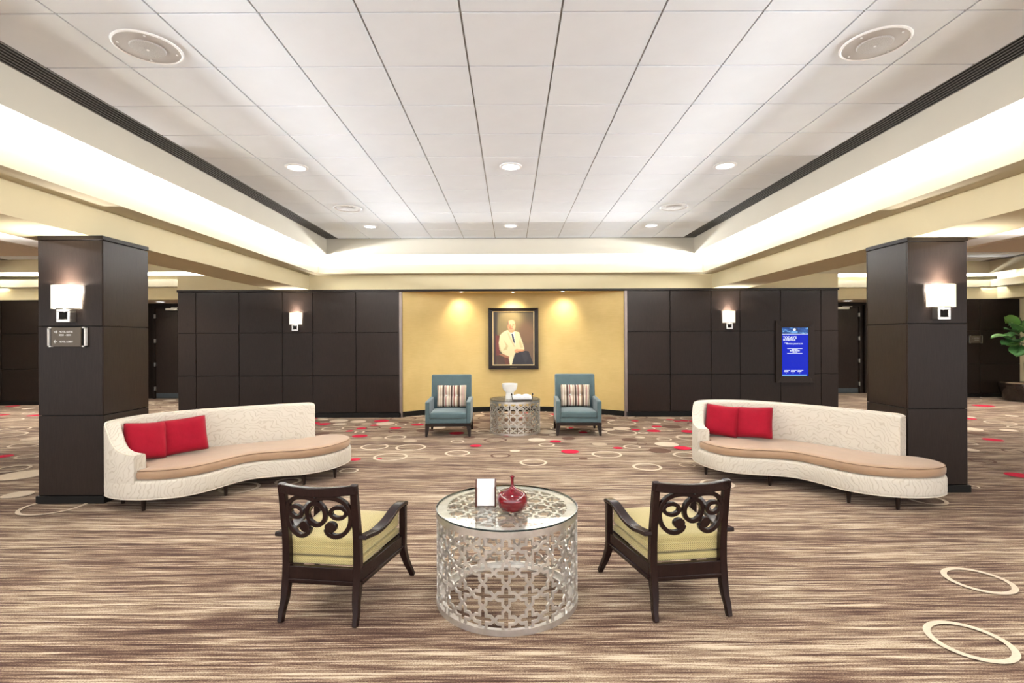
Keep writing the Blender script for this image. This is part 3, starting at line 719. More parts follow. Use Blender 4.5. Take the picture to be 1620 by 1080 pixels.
for i_, (tx, vv) in enumerate((('MEETING', 0.466), ('BOARD ROOM', 0.490), ('9:00 AM', 0.516))):
    text(tx, 0.030, (U(0.49), ys - 0.001, V(vv)), pan, M['screenwhite'], align='CENTER', bold=0.001)
for k in range(3):
    text('FLOOR', 0.026, (U(0.09 + 0.25 * k), ys - 0.001, V(0.915)), pan, M['screenwhite'], bold=0.001); text('%d' % (k + 1), 0.026, (U(0.16 + 0.25 * k), ys - 0.001, V(0.945)), pan, M['screenwhite'], bold=0.001)

# framed portrait on the niche wall (paint laid down per vertex of the canvas)
PYW = 11.36
pa, pb = A(773, 584, PYW), A(851.5, 487, PYW)
pcx, pcz = (pa.x + pb.x) / 2, (pa.z + pb.z) / 2; fw, fh = (pb.x - pa.x) / 2, (pb.z - pa.z) / 2
por = empty('portrait_painting', (pcx, PYW, pcz)); tag(por, 'black framed oil portrait of seated man in cream jacket on gold wall', 'painting')
sx_ = 2 * fw / 655.0   # metres per crop pixel
iw, ih = 525 * sx_ / 2 + 0.006, 690 * sx_ / 2 + 0.006
ox, oz = 0.0, 0.008
for m in mitre(None, -fw, fw, -fh, fh, ox - iw - 0.012, ox + iw + 0.012, oz - ih - 0.012, oz + ih + 0.012, -0.05, -0.03, 0.04): m.build('frame_rail', M['frame'], por, bevel=0.004, seg=2)
for m in mitre(None, ox - iw - 0.014, ox + iw + 0.014, oz - ih - 0.014, oz + ih + 0.014, ox - iw + 0.004, ox + iw - 0.004, oz - ih + 0.004, oz + ih - 0.004, -0.032, -0.026, -0.005): m.build('fillet', M['gilt'], por)
MB().box(-0.075, 0.075, -0.046, -0.036, -fh + 0.028, -fh + 0.052).build('name_plaque', M['plaque'], por)
def inside(pts, x, y):
    """signed distance to a polygon, negative inside"""
    d = 1e9; ins = False; n = len(pts)
    for i in range(n):
        ax, ay = pts[i]; bx, by = pts[(i + 1) % n]
        dx, dy = bx - ax, by - ay; t = max(0, min(1, ((x - ax) * dx + (y - ay) * dy) / (dx * dx + dy * dy + 1e-9)))
        d = min(d, math.hypot(x - ax - t * dx, y - ay - t * dy))
        if (ay > y) != (by > y) and x < (bx - ax) * (y - ay) / (by - ay) + ax: ins = not ins
    return -d if ins else d
def ell(cx_, cy_, rx, ry): return lambda x, y: (math.hypot((x - cx_) / rx, (y - cy_) / ry) - 1) * min(rx, ry)
def pol(*pts): return lambda x, y: inside(pts, x, y)
LAY = [  # shape, colour, softness
 (ell(560, 380, 190, 230), (128, 112, 74), 130), (ell(780, 480, 120, 160), (112, 84, 58), 110), (pol((745, 615), (870, 615), (870, 885), (745, 885)), (104, 80, 58), 14),
 (pol((345, 195), (400, 195), (380, 885), (345, 885)), (46, 36, 26), 40),
 (pol((372, 500), (425, 505), (430, 760), (374, 770)), (104, 44, 34), 8), (pol((362, 470), (378, 480), (384, 860), (364, 860)), (62, 30, 22), 5),
 (pol((385, 760), (560, 800), (560, 885), (400, 885)), (70, 48, 34), 10),
 (pol((432, 500), (470, 462), (528, 432), (560, 440), (600, 470), (632, 448), (682, 462), (702, 525), (730, 600), (750, 672), (742, 700), (650, 690), (625, 750), (585, 885), (535, 885), (548, 800), (470, 745), (425, 690), (415, 600)), (226, 214, 168), 6),
 (pol((480, 560), (510, 640), (470, 700), (520, 690), (540, 640)), (196, 180, 130), 14), (pol((690, 540), (735, 660), (700, 670), (680, 600)), (206, 190, 142), 12),
 (pol((548, 800), (600, 760), (590, 885), (535, 885)), (232, 224, 184), 6), (pol((425, 620), (445, 700), (500, 745), (430, 700)), (186, 170, 122), 10),
 (pol((540, 432), (566, 462), (592, 545), (632, 640), (634, 600), (626, 520), (622, 452)), (236, 232, 220), 5),
 (pol((583, 482), (600, 480), (612, 520), (627, 596), (618, 606), (600, 570), (588, 520)), (34, 38, 66), 4),
 (pol((540, 455), (560, 500), (600, 580), (630, 650), (614, 650), (580, 590), (545, 520), (528, 470)), (204, 190, 146), 7),
 (ell(583, 430, 40, 36), (190, 122, 84), 10), (ell(584, 382, 50, 76), (218, 156, 112), 6), (ell(584, 335, 44, 34), (226, 176, 134), 14), (ell(602, 380, 26, 52), (230, 178, 136), 16),
 (ell(538, 345, 10, 30), (120, 98, 76), 8), (ell(535, 380, 9, 18), (196, 126, 90), 4), (ell(566, 402, 18, 24), (202, 116, 84), 14), (ell(566, 370, 8, 4), (92, 54, 40), 4), (ell(606, 369, 8, 4), (92, 54, 40), 4),
 (ell(566, 361, 12, 3), (130, 90, 66), 3), (ell(606, 360, 12, 3), (130, 90, 66), 3), (ell(592, 392, 7, 14), (200, 128, 92), 6), (ell(590, 418, 18, 5), (138, 62, 50), 5), (ell(590, 440, 22, 10), (206, 140, 100), 10),
 (pol((622, 752), (680, 715), (750, 702), (806, 712), (835, 790), (866, 880), (866, 886), (585, 886)), (34, 31, 36), 6), (pol((700, 720), (770, 715), (800, 800), (760, 870)), (48, 44, 48), 30),
 (pol((410, 745), (470, 742), (552, 778), (548, 800), (500, 792)), (158, 104, 70), 5), (pol((480, 792), (545, 800), (560, 885), (505, 885)), (96, 50, 34), 6),
 (ell(655, 705, 34, 24), (214, 150, 108), 6), (ell(702, 697, 50, 14), (222, 160, 116), 6), (ell(700, 712, 40, 6), (170, 104, 74), 5), (ell(735, 697, 22, 6), (196, 132, 94), 4)]
nu, nv = 96, 126
cv = MB(); cols = []
for j in range(nv + 1):
    for i in range(nu + 1):
        u, v = i / nu, j / nv; x = 345 + 525 * u; y = 195 + 690 * v
        c = [78, 66, 42]
        for sd, col, soft in LAY:
            d = sd(x, y); a = max(0.0, min(1.0, 0.5 - d / soft)); a = a * a * (3 - 2 * a)
            if a > 0: c = [c[k] * (1 - a) + col[k] * a for k in range(3)]
        cols.append(srgb(*[max(0, min(255, q)) for q in c])); cv.v.append((ox - iw + 2 * iw * u, -0.012, oz + ih - 2 * ih * v))
for j in range(nv):
    for i in range(nu): a = j * (nu + 1) + i; cv.f.append((a, a + nu + 1, a + nu + 2, a + 1)); cv.mi.append(0)
t = NT('oil_paint'); at = t.n('ShaderNodeAttribute', attribute_name='paint'); t.l(at.outputs['Color'], t.b.inputs['Base Color']); t.b.inputs['Roughness'].default_value = 0.35
t.bump(t.noise(t.coord(), 120, 3, 0.6), 0.1, 0.002)
can = cv.build('canvas', t.m, por, fix=False)
ca = can.data.color_attributes.new('paint', 'FLOAT_COLOR', 'POINT')
ca.data.foreach_set('color', [q for c in cols for q in c])

# ------------------------------------------------------------------ lattice drum tables
def offset_poly(pts, d):
    """inset of a CCW polygon by d with mitred corners"""
    n = len(pts); out = []
    for i in range(n):
        p0, p1, p2 = Vector(pts[i - 1]), Vector(pts[i]), Vector(pts[(i + 1) % n])
        e1 = (p1 - p0).normalized(); e2 = (p2 - p1).normalized()
        n1 = Vector((-e1.y, e1.x)); n2 = Vector((-e2.y, e2.x)); m = (n1 + n2)
        k = d / max(0.35, (1 + n1.dot(n2))); out.append(p1 + m * k)
    return out
c8 = 0.3536; q8 = 0.1464
STAR = [(0.5, 0), (c8, q8), (c8, c8), (q8, c8), (0, 0.5), (-q8, c8), (-c8, c8), (-c8, q8), (-0.5, 0), (-c8, -q8), (-c8, -c8), (-q8, -c8), (0, -0.5), (q8, -c8), (c8, -c8), (c8, -q8)]
CROSS = [(0.5, 0), (c8, q8), (q8, q8), (q8, c8), (0, 0.5), (-q8, c8), (-q8, q8), (-c8, q8), (-0.5, 0), (-c8, -q8), (-q8, -q8), (-q8, -c8), (0, -0.5), (q8, -c8), (q8, -q8), (c8, -q8)]
SW = 0.056
STAR_I = offset_poly(STAR, SW); CROSS_I = offset_poly(CROSS, SW)
def lattice_quads(kind, cx_, cy_):
    o, i_ = (STAR, STAR_I) if kind == 's' else (CROSS, CROSS_I)
    for k in range(16):
        j = (k + 1) % 16
        yield [(cx_ + o[k][0], cy_ + o[k][1]), (cx_ + o[j][0], cy_ + o[j][1]), (cx_ + i_[j][0], cy_ + i_[j][1]), (cx_ + i_[k][0], cy_ + i_[k][1])]
TR, TH, NST = 0.435, 0.572, 21
pitch = 2 * PI * TR / NST; zp = 0.1285; zb = 0.0188
def solid_sheet(quads3, nrm, th, name, m, parent):
    """quads3: list of 4 3-D points; nrm(p) gives the inward direction"""
    key = {}; V_ = []; F_ = []
    def vid(p):
        k = (round(p[0], 5), round(p[1], 5), round(p[2], 5))
        if k not in key: key[k] = len(V_); V_.append(Vector(p))
        return key[k]
    for q in quads3:
        ids = [vid(p) for p in q]
        if len(set(ids)) == 4: F_.append(ids)
    cnt = {}
    for f in F_:
        for a in range(4):
            e = (f[a], f[(a + 1) % 4]); cnt[frozenset(e)] = cnt.get(frozenset(e), 0) + 1
    n = len(V_); VV = V_ + [v + nrm(v) * th for v in V_]; FF = [tuple(f) for f in F_] + [tuple(i + n for i in f[::-1]) for f in F_]
    for f in F_:
        for a in range(4):
            e = (f[a], f[(a + 1) % 4])
            if cnt[frozenset(e)] == 1: FF.append((e[1], e[0], e[0] + n, e[1] + n))
    mb = MB(); mb.add(VV, FF); o = mb.build(name, m, parent, fix=True)
    return o
def make_table():
    d = empty('drum_table'); quads = []
    cyl = lambda u, z, r=TR: (r * math.cos(u * 2 * PI / NST), r * math.sin(u * 2 * PI / NST), z)
    for k in range(NST):
        for r in range(4):
            for q in lattice_quads('c', k, r + 0.5): quads.append(q)
        for r in range(5):
            for q in lattice_quads('s', k + 0.5, r):
                if min(p[1] for p in q) > -0.001 and max(p[1] for p in q) < 4.001: quads.append(q)
    q3 = [[cyl(p[0], zb + p[1] * zp) for p in q] for q in quads]
    solid_sheet(q3, lambda v: Vector((-v.x, -v.y, 0)).normalized(), 0.010, 'lattice_side', M['silver'], d)
    b = 0.013
    MB().lathe([(TR - b, 0), (TR + 0.002, 0), (TR + 0.002, 0.034), (TR - b, 0.034), (TR - b, 0)], 84).build('bottom_band', M['silver'], d, smooth=True)
    MB().lathe([(TR - b - 0.045, 0.0), (TR - b, 0.0), (TR - b, 0.012), (TR - b - 0.045, 0.012), (TR - b - 0.045, 0)], 84).build('bottom_flange', M['silver'], d)
    MB().lathe([(TR - b, TH - 0.046), (TR + 0.002, TH - 0.046), (TR + 0.002, TH - 0.008), (TR - b, TH - 0.008), (TR - b, TH - 0.046)], 84).build('top_band', M['silver'], d, smooth=True)
    MB().lathe([(TR - 0.062, TH - 0.020), (TR - b, TH - 0.020), (TR - b, TH - 0.008), (TR - 0.062, TH - 0.008), (TR - 0.062, TH - 0.020)], 84).build('top_rim', M['silver'], d)
    tq = []; tp = 0.128; N = 4
    for i in range(-N, N + 1):
        for j in range(-N, N + 1):
            for kd, ax, ay in (('c', i, j), ('s', i + 0.5, j + 0.5)):
                for q in lattice_quads(kd, ax, ay):
                    rr = [math.hypot(p[0] * tp, p[1] * tp) for p in q]
                    if max(rr) < TR - 0.016: tq.append([(p[0] * tp, p[1] * tp, TH - 0.009) for p in q])
    solid_sheet(tq, lambda v: Vector((0, 0, -1)), 0.011, 'lattice_top', M['silver'], d)
    MB().lathe([(0.0001, TH), (TR, TH), (TR, TH)], 84).build('glass_top', M['glass'], d, fix=False)
    MB().lathe([(TR - 0.004, TH - 0.008), (TR + 0.004, TH - 0.008), (TR + 0.004, TH), (TR - 0.002, TH)], 84).build('glass_edge', M['glassedge'], d, smooth=True)
    return d
t1 = make_table(); t1.location = (-0.028, 3.195, 0); t1.rotation_euler.z = 0.219
tag(t1, 'nearest round silver lattice drum table with glass top, between the wooden chairs', 'table', 'silver lattice drum tables')
t2 = copy_tree(t1); t2.location = (0.07, 8.92, 0); t2.rotation_euler.z = 0.3
tag(t2, 'far round silver lattice drum table between the two teal armchairs', 'table')

# red gourd vase
vz = G(809.5, 806, TH)
va = empty('gourd_vase', (vz.x, vz.y, TH)); tag(va, 'glossy dark red gourd vase with thin neck on the near table', 'vase')
prof = [(0.045, 0), (0.066, 0.006), (0.083, 0.026), (0.092, 0.055), (0.090, 0.078), (0.078, 0.100), (0.052, 0.117), (0.026, 0.130), (0.013, 0.142), (0.0095, 0.158), (0.010, 0.190), (0.015, 0.199), (0.015, 0.203), (0.008, 0.202), (0.007, 0.15)]
pr = catmull([(a, 0, b) for a, b in prof], 4)
MB().lathe([(max(p.x, 0.002), p.z) for p in pr], 48).build('vase_body', M['vase'], va, smooth=True, angle=80)

# menu card holder: two dark wood sides, white card folded over the top
hp = G(767.5, 801, TH)
ho = empty('card_holder', (hp.x, hp.y, TH), 0.02); tag(ho, 'white card in a small dark wood holder beside the red vase', 'card holder')
side = [(-0.012, 0), (0.075, 0), (0.075, 0.140), (0.060, 0.160), (0.030, 0.160), (-0.012, 0.124)]
for s in (-1, 1):
    b = MB(); x0 = s * 0.054; x1 = s * 0.064
    v = [(x0, p[0], p[1]) for p in side] + [(x1, p[0], p[1]) for p in side]; n = len(side)
    b.add(v, [tuple(range(n)), tuple(range(n, 2 * n))[::-1]] + [(i, n + i, n + (i + 1) % n, (i + 1) % n) for i in range(n)]); b.build('side_panel', M['holderwood'], ho, bevel=0.001, seg=1)
cr = MB(); pth = [(-0.001, 0.006), (-0.001, 0.119), (0.006, 0.128), (0.030, 0.152), (0.040, 0.156), (0.062, 0.154)]
cr.add([(x, p[0], p[1]) for p in pth for x in (-0.056, 0.056)] + [(x, p[0] + 0.004, p[1] - 0.003) for p in pth for x in (-0.056, 0.056)],
       [(2 * i, 2 * i + 1, 2 * i + 3, 2 * i + 2) for i in range(5)] + [(12 + 2 * i, 14 + 2 * i, 15 + 2 * i, 13 + 2 * i) for i in range(5)] + [(0, 12, 13, 1), (10, 11, 23, 22)] + [(2 * i, 2 * i + 2, 14 + 2 * i, 12 + 2 * i) for i in range(5)] + [(2 * i + 1, 13 + 2 * i, 15 + 2 * i, 2 * i + 3) for i in range(5)])
cr.build('card', M['paper'], ho)
MB().box(-0.056, 0.056, 0.004, 0.07, 0.0, 0.006).build('base', M['holderwood'], ho)

# pedestal bowl and book on a wire stand on the far table
bp = (-0.02, 8.90)
bo = empty('pedestal_bowl', (bp[0], bp[1], TH)); tag(bo, 'white pedestal bowl on the far table', 'bowl')
bprof = [(0.076, 0), (0.074, 0.05), (0.068, 0.10), (0.074, 0.118), (0.100, 0.140), (0.120, 0.175), (0.131, 0.215), (0.136, 0.258), (0.135, 0.264), (0.130, 0.260), (0.122, 0.215), (0.095, 0.16), (0.001, 0.135)]
MB().lathe(bprof, 40).build('bowl_body', M['bowl'], bo, smooth=True, angle=60)
kb = empty('open_book', (0.19, 8.72, TH), 0.0); tag(kb, 'open white book lying on a low wire stand beside the pedestal bowl', 'book')
for s in (-1, 1):
    b = MB(); n = 8; v = []
    for i in range(n + 1):
        x = s * 0.155 * i / n; zt = 0.050 + 0.018 * math.sin(PI * min(1, i / n * 1.1)) ; v += [(x, -0.10, 0.030), (x, 0.10, 0.055), (x, 0.10, zt + 0.025), (x, -0.10, zt)]
    f = [(0, 1, 2, 3), (n * 4 + 3, n * 4 + 2, n * 4 + 1, n * 4)]
    for i in range(n):
        for k in range(4): f.append((4 * i + k, 4 * i + (k + 1) % 4, 4 * i + 4 + (k + 1) % 4, 4 * i + 4 + k))
    b.add(v, f).build('page_block', M['paper'], kb)
MB().box(-0.165, 0.165, -0.108, 0.108, 0.016, 0.024).build('book_cover', M['printing'], kb)
st = empty('book_stand', (0.19, 8.72, TH)); tag(st, 'low dark wire book stand with two knobs under the open book', 'stand')
b = MB().tube([(-0.16, -0.11, 0.008), (0.16, -0.11, 0.008)], 0.006); b.tube([(-0.16, 0.11, 0.008), (0.16, 0.11, 0.008)], 0.006)
for s in (-1, 1):
    b.tube([(s * 0.16, -0.115, 0.006), (s * 0.172, -0.10, 0.05), (s * 0.178, -0.03, 0.095)], 0.005); b.tube([(s * 0.16, -0.11, 0.008), (s * 0.16, 0.11, 0.008)], 0.006)
b.build('wire_frame', M['legwood'], st)
for s in (-1, 1): MB().lathe([(0.002, 0.085), (0.014, 0.095), (0.014, 0.108), (0.002, 0.118)], 12, (s * 0.178, -0.03)).build('knob', M['legwood'], st, smooth=True)

# ------------------------------------------------------------------ scroll back wooden armchairs
def make_scroll_chair():
    d = empty('scroll_back_armchair'); W = M['chairwood']
    LEAN = ([0.0, 0.10, 0.22, 0.36, 0.50, 0.79], [-0.005, 0.025, 0.052, 0.060, 0.048, 0.0])
    ly = lambda z: interp(z, *LEAN)
    for s in (-1, 1):
        zs = [0.0, 0.06, 0.12, 0.18, 0.24, 0.32, 0.42, 0.52, 0.62, 0.72, 0.79]
        path = [(s * (0.213 + (0.008 if z < 0.1 else 0)), ly(z), z) for z in zs]
        sizes = [(interp(z, [0, 0.2, 0.79], [0.028, 0.044, 0.040]), interp(z, [0, 0.2, 0.79], [0.034, 0.050, 0.034])) for z in zs]
        MB().sweep(path, sizes, (1, 0, 0)).build('rear_leg', W, d, bevel=0.004, smooth=True)
        # front post and sabre leg
        path = [(s * 0.300, 0.585, 0.495), (s * 0.300, 0.585, 0.36), (s * 0.300, 0.580, 0.22)]
        MB().sweep(path, (0.042, 0.046), (1, 0, 0)).build('arm_post', W, d, bevel=0.004, smooth=True)
        path = [(s * 0.298, 0.575, 0.235), (s * 0.303, 0.590, 0.17), (s * 0.316, 0.612, 0.10), (s * 0.332, 0.634, 0.045), (s * 0.345, 0.650, 0.0)]
        MB().sweep(path, [(0.046, 0.052), (0.042, 0.046), (0.036, 0.040), (0.032, 0.034), (0.030, 0.030)], (1, 0, 0)).build('front_leg', W, d, bevel=0.004, smooth=True)
        ap = catmull([(s * 0.303, 0.612, 0.500), (s * 0.300, 0.56, 0.516), (s * 0.292, 0.46, 0.516), (s * 0.278, 0.32, 0.478), (s * 0.262, 0.20, 0.463), (s * 0.252, 0.10, 0.476), (s * 0.250, 0.025, 0.488)], 5)
        MB().sweep(ap, [(0.050 + 0.012 * math.sin(PI * i / (len(ap) - 1)), 0.026) for i in range(len(ap))], (1, 0, 0)).build('arm', W, d, bevel=0.006, smooth=True)
        MB().sweep([(s * 0.222, 0.055, 0.253), (s * 0.294, 0.575, 0.253)], (0.030, 0.10), (1, 0, 0)).build('side_rail', W, d, bevel=0.004)
        MB().sweep([(s * 0.228, 0.055, 0.228), (s * 0.300, 0.575, 0.228)], (0.034, 0.012), (1, 0, 0)).build('bead', W, d, bevel=0.003)
    MB().box(-0.205, 0.205, 0.035, 0.065, 0.205, 0.305).build('back_rail', W, d, bevel=0.004)
    MB().box(-0.205, 0.205, 0.028, 0.036, 0.222, 0.234).build('bead', W, d, bevel=0.003)
    MB().box(-0.290, 0.290, 0.565, 0.592, 0.205, 0.305).build('front_rail', W, d, bevel=0.004)
    bow = lambda x: -0.045 * (1 - (x / 0.215) ** 2)
    n = 14
    path = [(-0.232 + 0.464 * i / n, 0.004 + bow(-0.232 + 0.464 * i / n), 0.764 - 0.008 * (1 - ((-0.232 + 0.464 * i / n) / 0.232) ** 2)) for i in range(n + 1)]
    MB().sweep(path, (0.052, 0.034), (0, 0, 1)).build('top_rail', W, d, bevel=0.005, smooth=True)
    # scrollwork in the (x, z) plane, wrapped on the bowed back
    K = 0.000352; zc = 0.628
    def pt(u, v): x = u * K; z = zc - v * K; return (x, ly(z) + bow(x) * 0.85, z)
    def strip(pts, closed=False, w_=0.024):
        P3 = [pt(u, v) for u, v in pts]; return P3, w_
    sc = MB()
    def add(pts, closed, w_=0.025): sc.sweep([pt(u, v) for u, v in pts], (0.030, w_), (0, 1, 0), closed)
    add([(150 * math.cos(2 * PI * i / 32), 5 + 185 * math.sin(2 * PI * i / 32)) for i in range(32)], True)
    for s in (-1, 1):
        add([(s * 355 + 118 * math.cos(2 * PI * i / 28), -12 + 92 * math.sin(2 * PI * i / 28)) for i in range(28)], True, 0.022)
        cpts = [(0, -225, 0), (90, -262, 0), (230, -270, 0), (370, -235, 0), (475, -150, 0), (525, -20, 0), (528, 130, 0), (480, 270, 0), (385, 365, 0), (270, 385, 0), (170, 335, 0), (135, 250, 0)]
        cc = catmull(cpts, 5); add([(s * p.x, p.y) for p in cc], False)
        dn = 24; v = []; f = []
        for y_ in (-0.016, 0.016):
            for i in range(dn):
                q = pt(s * (220 + 92 * math.cos(2 * PI * i / dn)), 225 + 92 * math.sin(2 * PI * i / dn)); v.append((q[0], q[1] + y_, q[2]))
        f = [tuple(range(dn)), tuple(range(dn, 2 * dn))[::-1]] + [(i, dn + i, dn + (i + 1) % dn, (i + 1) % dn) for i in range(dn)]
        sc.add(v, f)
    sc.build('scroll_splat', W, d, bevel=0.003, seg=1)
    def cushion(name, z0, z1, ins, m, bev, crown):
        xb, xf, y0, y1 = 0.232 - ins, 0.285 - ins, 0.075 if ins < 0.02 else 0.085, 0.60 - ins
        nx, ny = 8, 8; mb = MB(); top = []; bot = []
        for j in range(ny + 1):
            for i in range(nx + 1):
                u, v = i / nx * 2 - 1, j / ny; hw = xb + (xf - xb) * v; x = u * hw; y = y0 + (y1 - y0) * v
                cz = crown * (1 - u ** 4) * (1 - (2 * v - 1) ** 4)
                top.append((x, y, z1 + cz)); bot.append((x, y, z0))
        N = (nx + 1) * (ny + 1); f = []
        for j in range(ny):
            for i in range(nx): a = j * (nx + 1) + i; f.append((a, a + 1, a + nx + 2, a + nx + 1)); f.append((N + a, N + a + nx + 1, N + a + nx + 2, N + a + 1))
        edge = [i for i in range(nx + 1)] + [j * (nx + 1) + nx for j in range(1, ny + 1)] + [ny * (nx + 1) + i for i in range(nx - 1, -1, -1)] + [j * (nx + 1) for j in range(ny - 1, 0, -1)]
        for k in range(len(edge)): a, b_ = edge[k], edge[(k + 1) % len(edge)]; f.append((a, N + a, N + b_, b_))
        mb.add(top + bot, f)
        o = mb.build(name, m, d, bevel=bev, seg=3, smooth=True)
        pts = [Vector((-xb, y0, 0)), Vector((xb, y0, 0)), Vector((xf, y1, 0)), Vector((-xf, y1, 0))]
        return o, pts
    cushion('seat_platform', 0.302, 0.345, 0.012, M['green'], 0.012, 0.0)
    o, pts = cushion('seat_cushion', 0.352, 0.452, 0.014, M['green'], 0.018, 0.018)
    zw = 0.405; loop = []
    for k in range(4):
        a, b_ = pts[k], pts[(k + 1) % 4]
        for q in range(6): p = a.lerp(b_, 0.04 + 0.92 * q / 5); loop.append((p.x * 1.004, p.y, zw))
    loop.append(loop[0])
    MB().tube(loop, 0.004, 6).build('seam_welt', M['green'], o)
    return d
ch1 = make_scroll_chair()
RL, RR = G(446, 983.5), G(557.7, 990.7); m_ = (RL + RR) / 2
ch1.location = (m_.x, m_.y, 0); ch1.rotation_euler.z = math.atan2(RR.y - RL.y, RR.x - RL.x)
tag(ch1, 'dark wooden scroll-back armchair with green seat, left of the near drum table', 'chair', 'scroll-back wooden armchairs')
ch2 = copy_tree(ch1)
RL, RR = G(1038.4, 982.6), G(1147.9, 974); m_ = (RL + RR) / 2
ch2.location = (m_.x, m_.y, 0); ch2.rotation_euler.z = math.atan2(RR.y - RL.y, RR.x - RL.x)
tag(ch2, 'dark wooden scroll-back armchair with green seat, right of the near drum table', 'chair')

# ------------------------------------------------------------------ pillows
def pillow_mesh(w_, h_, th, n=16, seed=0, plump=0.42, tuft=None):
    r = random.Random(seed); mb = MB(); V_ = []; ph = [r.uniform(0, 6) for _ in range(6)]
    for s in (-1, 1):
        for j in range(n + 1):
            for i in range(n + 1):
                u, v = 2 * i / n - 1, 2 * j / n - 1
                k = max(0.0, (1 - u ** 4) * (1 - v ** 4)) ** plump
                cr_ = 1 - 0.045 * (u * u * v * v) ** 2; px_ = cr_ * u * w_ / 2 * (1 - 0.06 * (1 - abs(v) ** 2) * abs(u) ** 3); pz = cr_ * v * h_ / 2 * (1 - 0.07 * (1 - abs(u) ** 2) * abs(v) ** 3)
                y = s * (th / 2 * k + 0.006 * k * math.sin(4 * u + ph[0]) * math.sin(3 * v + ph[1]))
                if tuft and s < 0:
                    for (tu, tv) in tuft:
                        dd = math.hypot((u - tu) * w_ / 2, (v - tv) * h_ / 2); y += 0.05 * math.exp(-(dd / 0.035) ** 2)
                    if len(tuft): y += 0.012 * math.exp(-(v / 0.10) ** 2) * k
                V_.append((px_, y, pz))
    N = (n + 1) ** 2; F_ = []
    for j in range(n):
        for i in range(n): a = j * (n + 1) + i; F_.append((a, a + 1, a + n + 2, a + n + 1)); F_.append((N + a, N + a + n + 1, N + a + n + 2, N + a + 1))
    mb.add(V_, F_); me = mb.mesh('cushion_cover', True)
    bm = bmesh.new(); bm.from_mesh(me); bmesh.ops.remove_doubles(bm, verts=bm.verts, dist=0.0005); bmesh.ops.recalc_face_normals(bm, faces=bm.faces); bm.to_mesh(me); bm.free()
    return me

# ------------------------------------------------------------------ teal armchairs
def make_teal():
    d = empty('teal_armchair'); T = M['teal']; hw = 0.375
    MB().box(-hw, hw, 0.0, 0.72, 0.170, 0.218).build('base_rail', M['legwood'], d, bevel=0.004)
    for sx, yt, yb in ((-1, 0.045, 0.018), (1, 0.045, 0.018), (-1, 0.66, 0.74), (1, 0.66, 0.74)):
        MB().sweep([(sx * (hw - 0.035), yt, 0.175), (sx * (hw - 0.024), (yt * 0.4 + yb * 0.6), 0.07), (sx * (hw - 0.018), yb, 0.0)], [(0.07, 0.07), (0.05, 0.05), (0.034, 0.034)], (1, 0, 0)).build('leg', M['legwood'], d, bevel=0.003)
    MB().box(-hw + 0.06, hw - 0.06, 0.012, 0.66, 0.218, 0.298).build('seat_base', T, d, bevel=0.012, seg=2)
    for s in (-1, 1):
        prof = [(0.004, 0.218), (0.004, 0.572), (0.05, 0.582), (0.68, 0.600), (0.68, 0.218)]
        x0, x1 = sorted((s * (hw - 0.072), s * hw)); n = len(prof)
        MB().add([(x0, p[0], p[1]) for p in prof] + [(x1, p[0], p[1]) for p in prof], [tuple(range(n)), tuple(range(n, 2 * n))[::-1]] + [(i, (i + 1) % n, n + (i + 1) % n, n + i) for i in range(n)]).build('arm', T, d, bevel=0.018, seg=3)
    bprof = [(0.56, 0.218), (0.56, 0.36), (0.655, 0.985), (0.745, 0.985), (0.74, 0.80), (0.72, 0.218)]; n = len(bprof); bh = 0.352
    MB().add([(-bh, p[0], p[1]) for p in bprof] + [(bh, p[0], p[1]) for p in bprof], [tuple(range(n)), tuple(range(n, 2 * n))[::-1]] + [(i, (i + 1) % n, n + (i + 1) % n, n + i) for i in range(n)]).build('backrest', T, d, bevel=0.022, seg=3)
    c = MB(); cw = hw - 0.075; nx, ny = 8, 8; top = []; bot = []
    for j in range(ny + 1):
        for i in range(nx + 1):
            u, v = 2 * i / nx - 1, j / ny; top.append((u * cw, -0.006 + 0.60 * v, 0.400 + 0.022 * (1 - u ** 4) * (1 - (2 * v - 1) ** 4))); bot.append((u * cw, -0.006 + 0.60 * v, 0.300))
    N = len(top); f = []
    for j in range(ny):
        for i in range(nx): a = j * (nx + 1) + i; f.append((a, a + 1, a + nx + 2, a + nx + 1)); f.append((N + a, N + a + nx + 1, N + a + nx + 2, N + a + 1))
    edge = [i for i in range(nx + 1)] + [j * (nx + 1) + nx for j in range(1, ny + 1)] + [ny * (nx + 1) + i for i in range(nx - 1, -1, -1)] + [j * (nx + 1) for j in range(ny - 1, 0, -1)]
    for k in range(len(edge)): a, b_ = edge[k], edge[(k + 1) % len(edge)]; f.append((a, N + a, N + b_, b_))
    c.add(top + bot, f).build('seat_cushion', T, d, bevel=0.024, seg=3, smooth=True)
    return d
tc1 = make_teal(); tc1.location = (FX(708, 8.43), 8.43, 0); tc1.rotation_euler.z = 0.02
tag(tc1, 'teal upholstered armchair left of the far drum table', 'chair', 'teal armchairs by the gold niche')
tc2 = copy_tree(tc1); tc2.location = (FX(915.5, 8.47), 8.47, 0); tc2.rotation_euler.z = -0.02
tag(tc2, 'teal upholstered armchair right of the far drum table', 'chair')
pm = pillow_mesh(0.53, 0.40, 0.13, 20, 3, 0.35, [(-0.33, 0.05), (0.33, 0.05)])
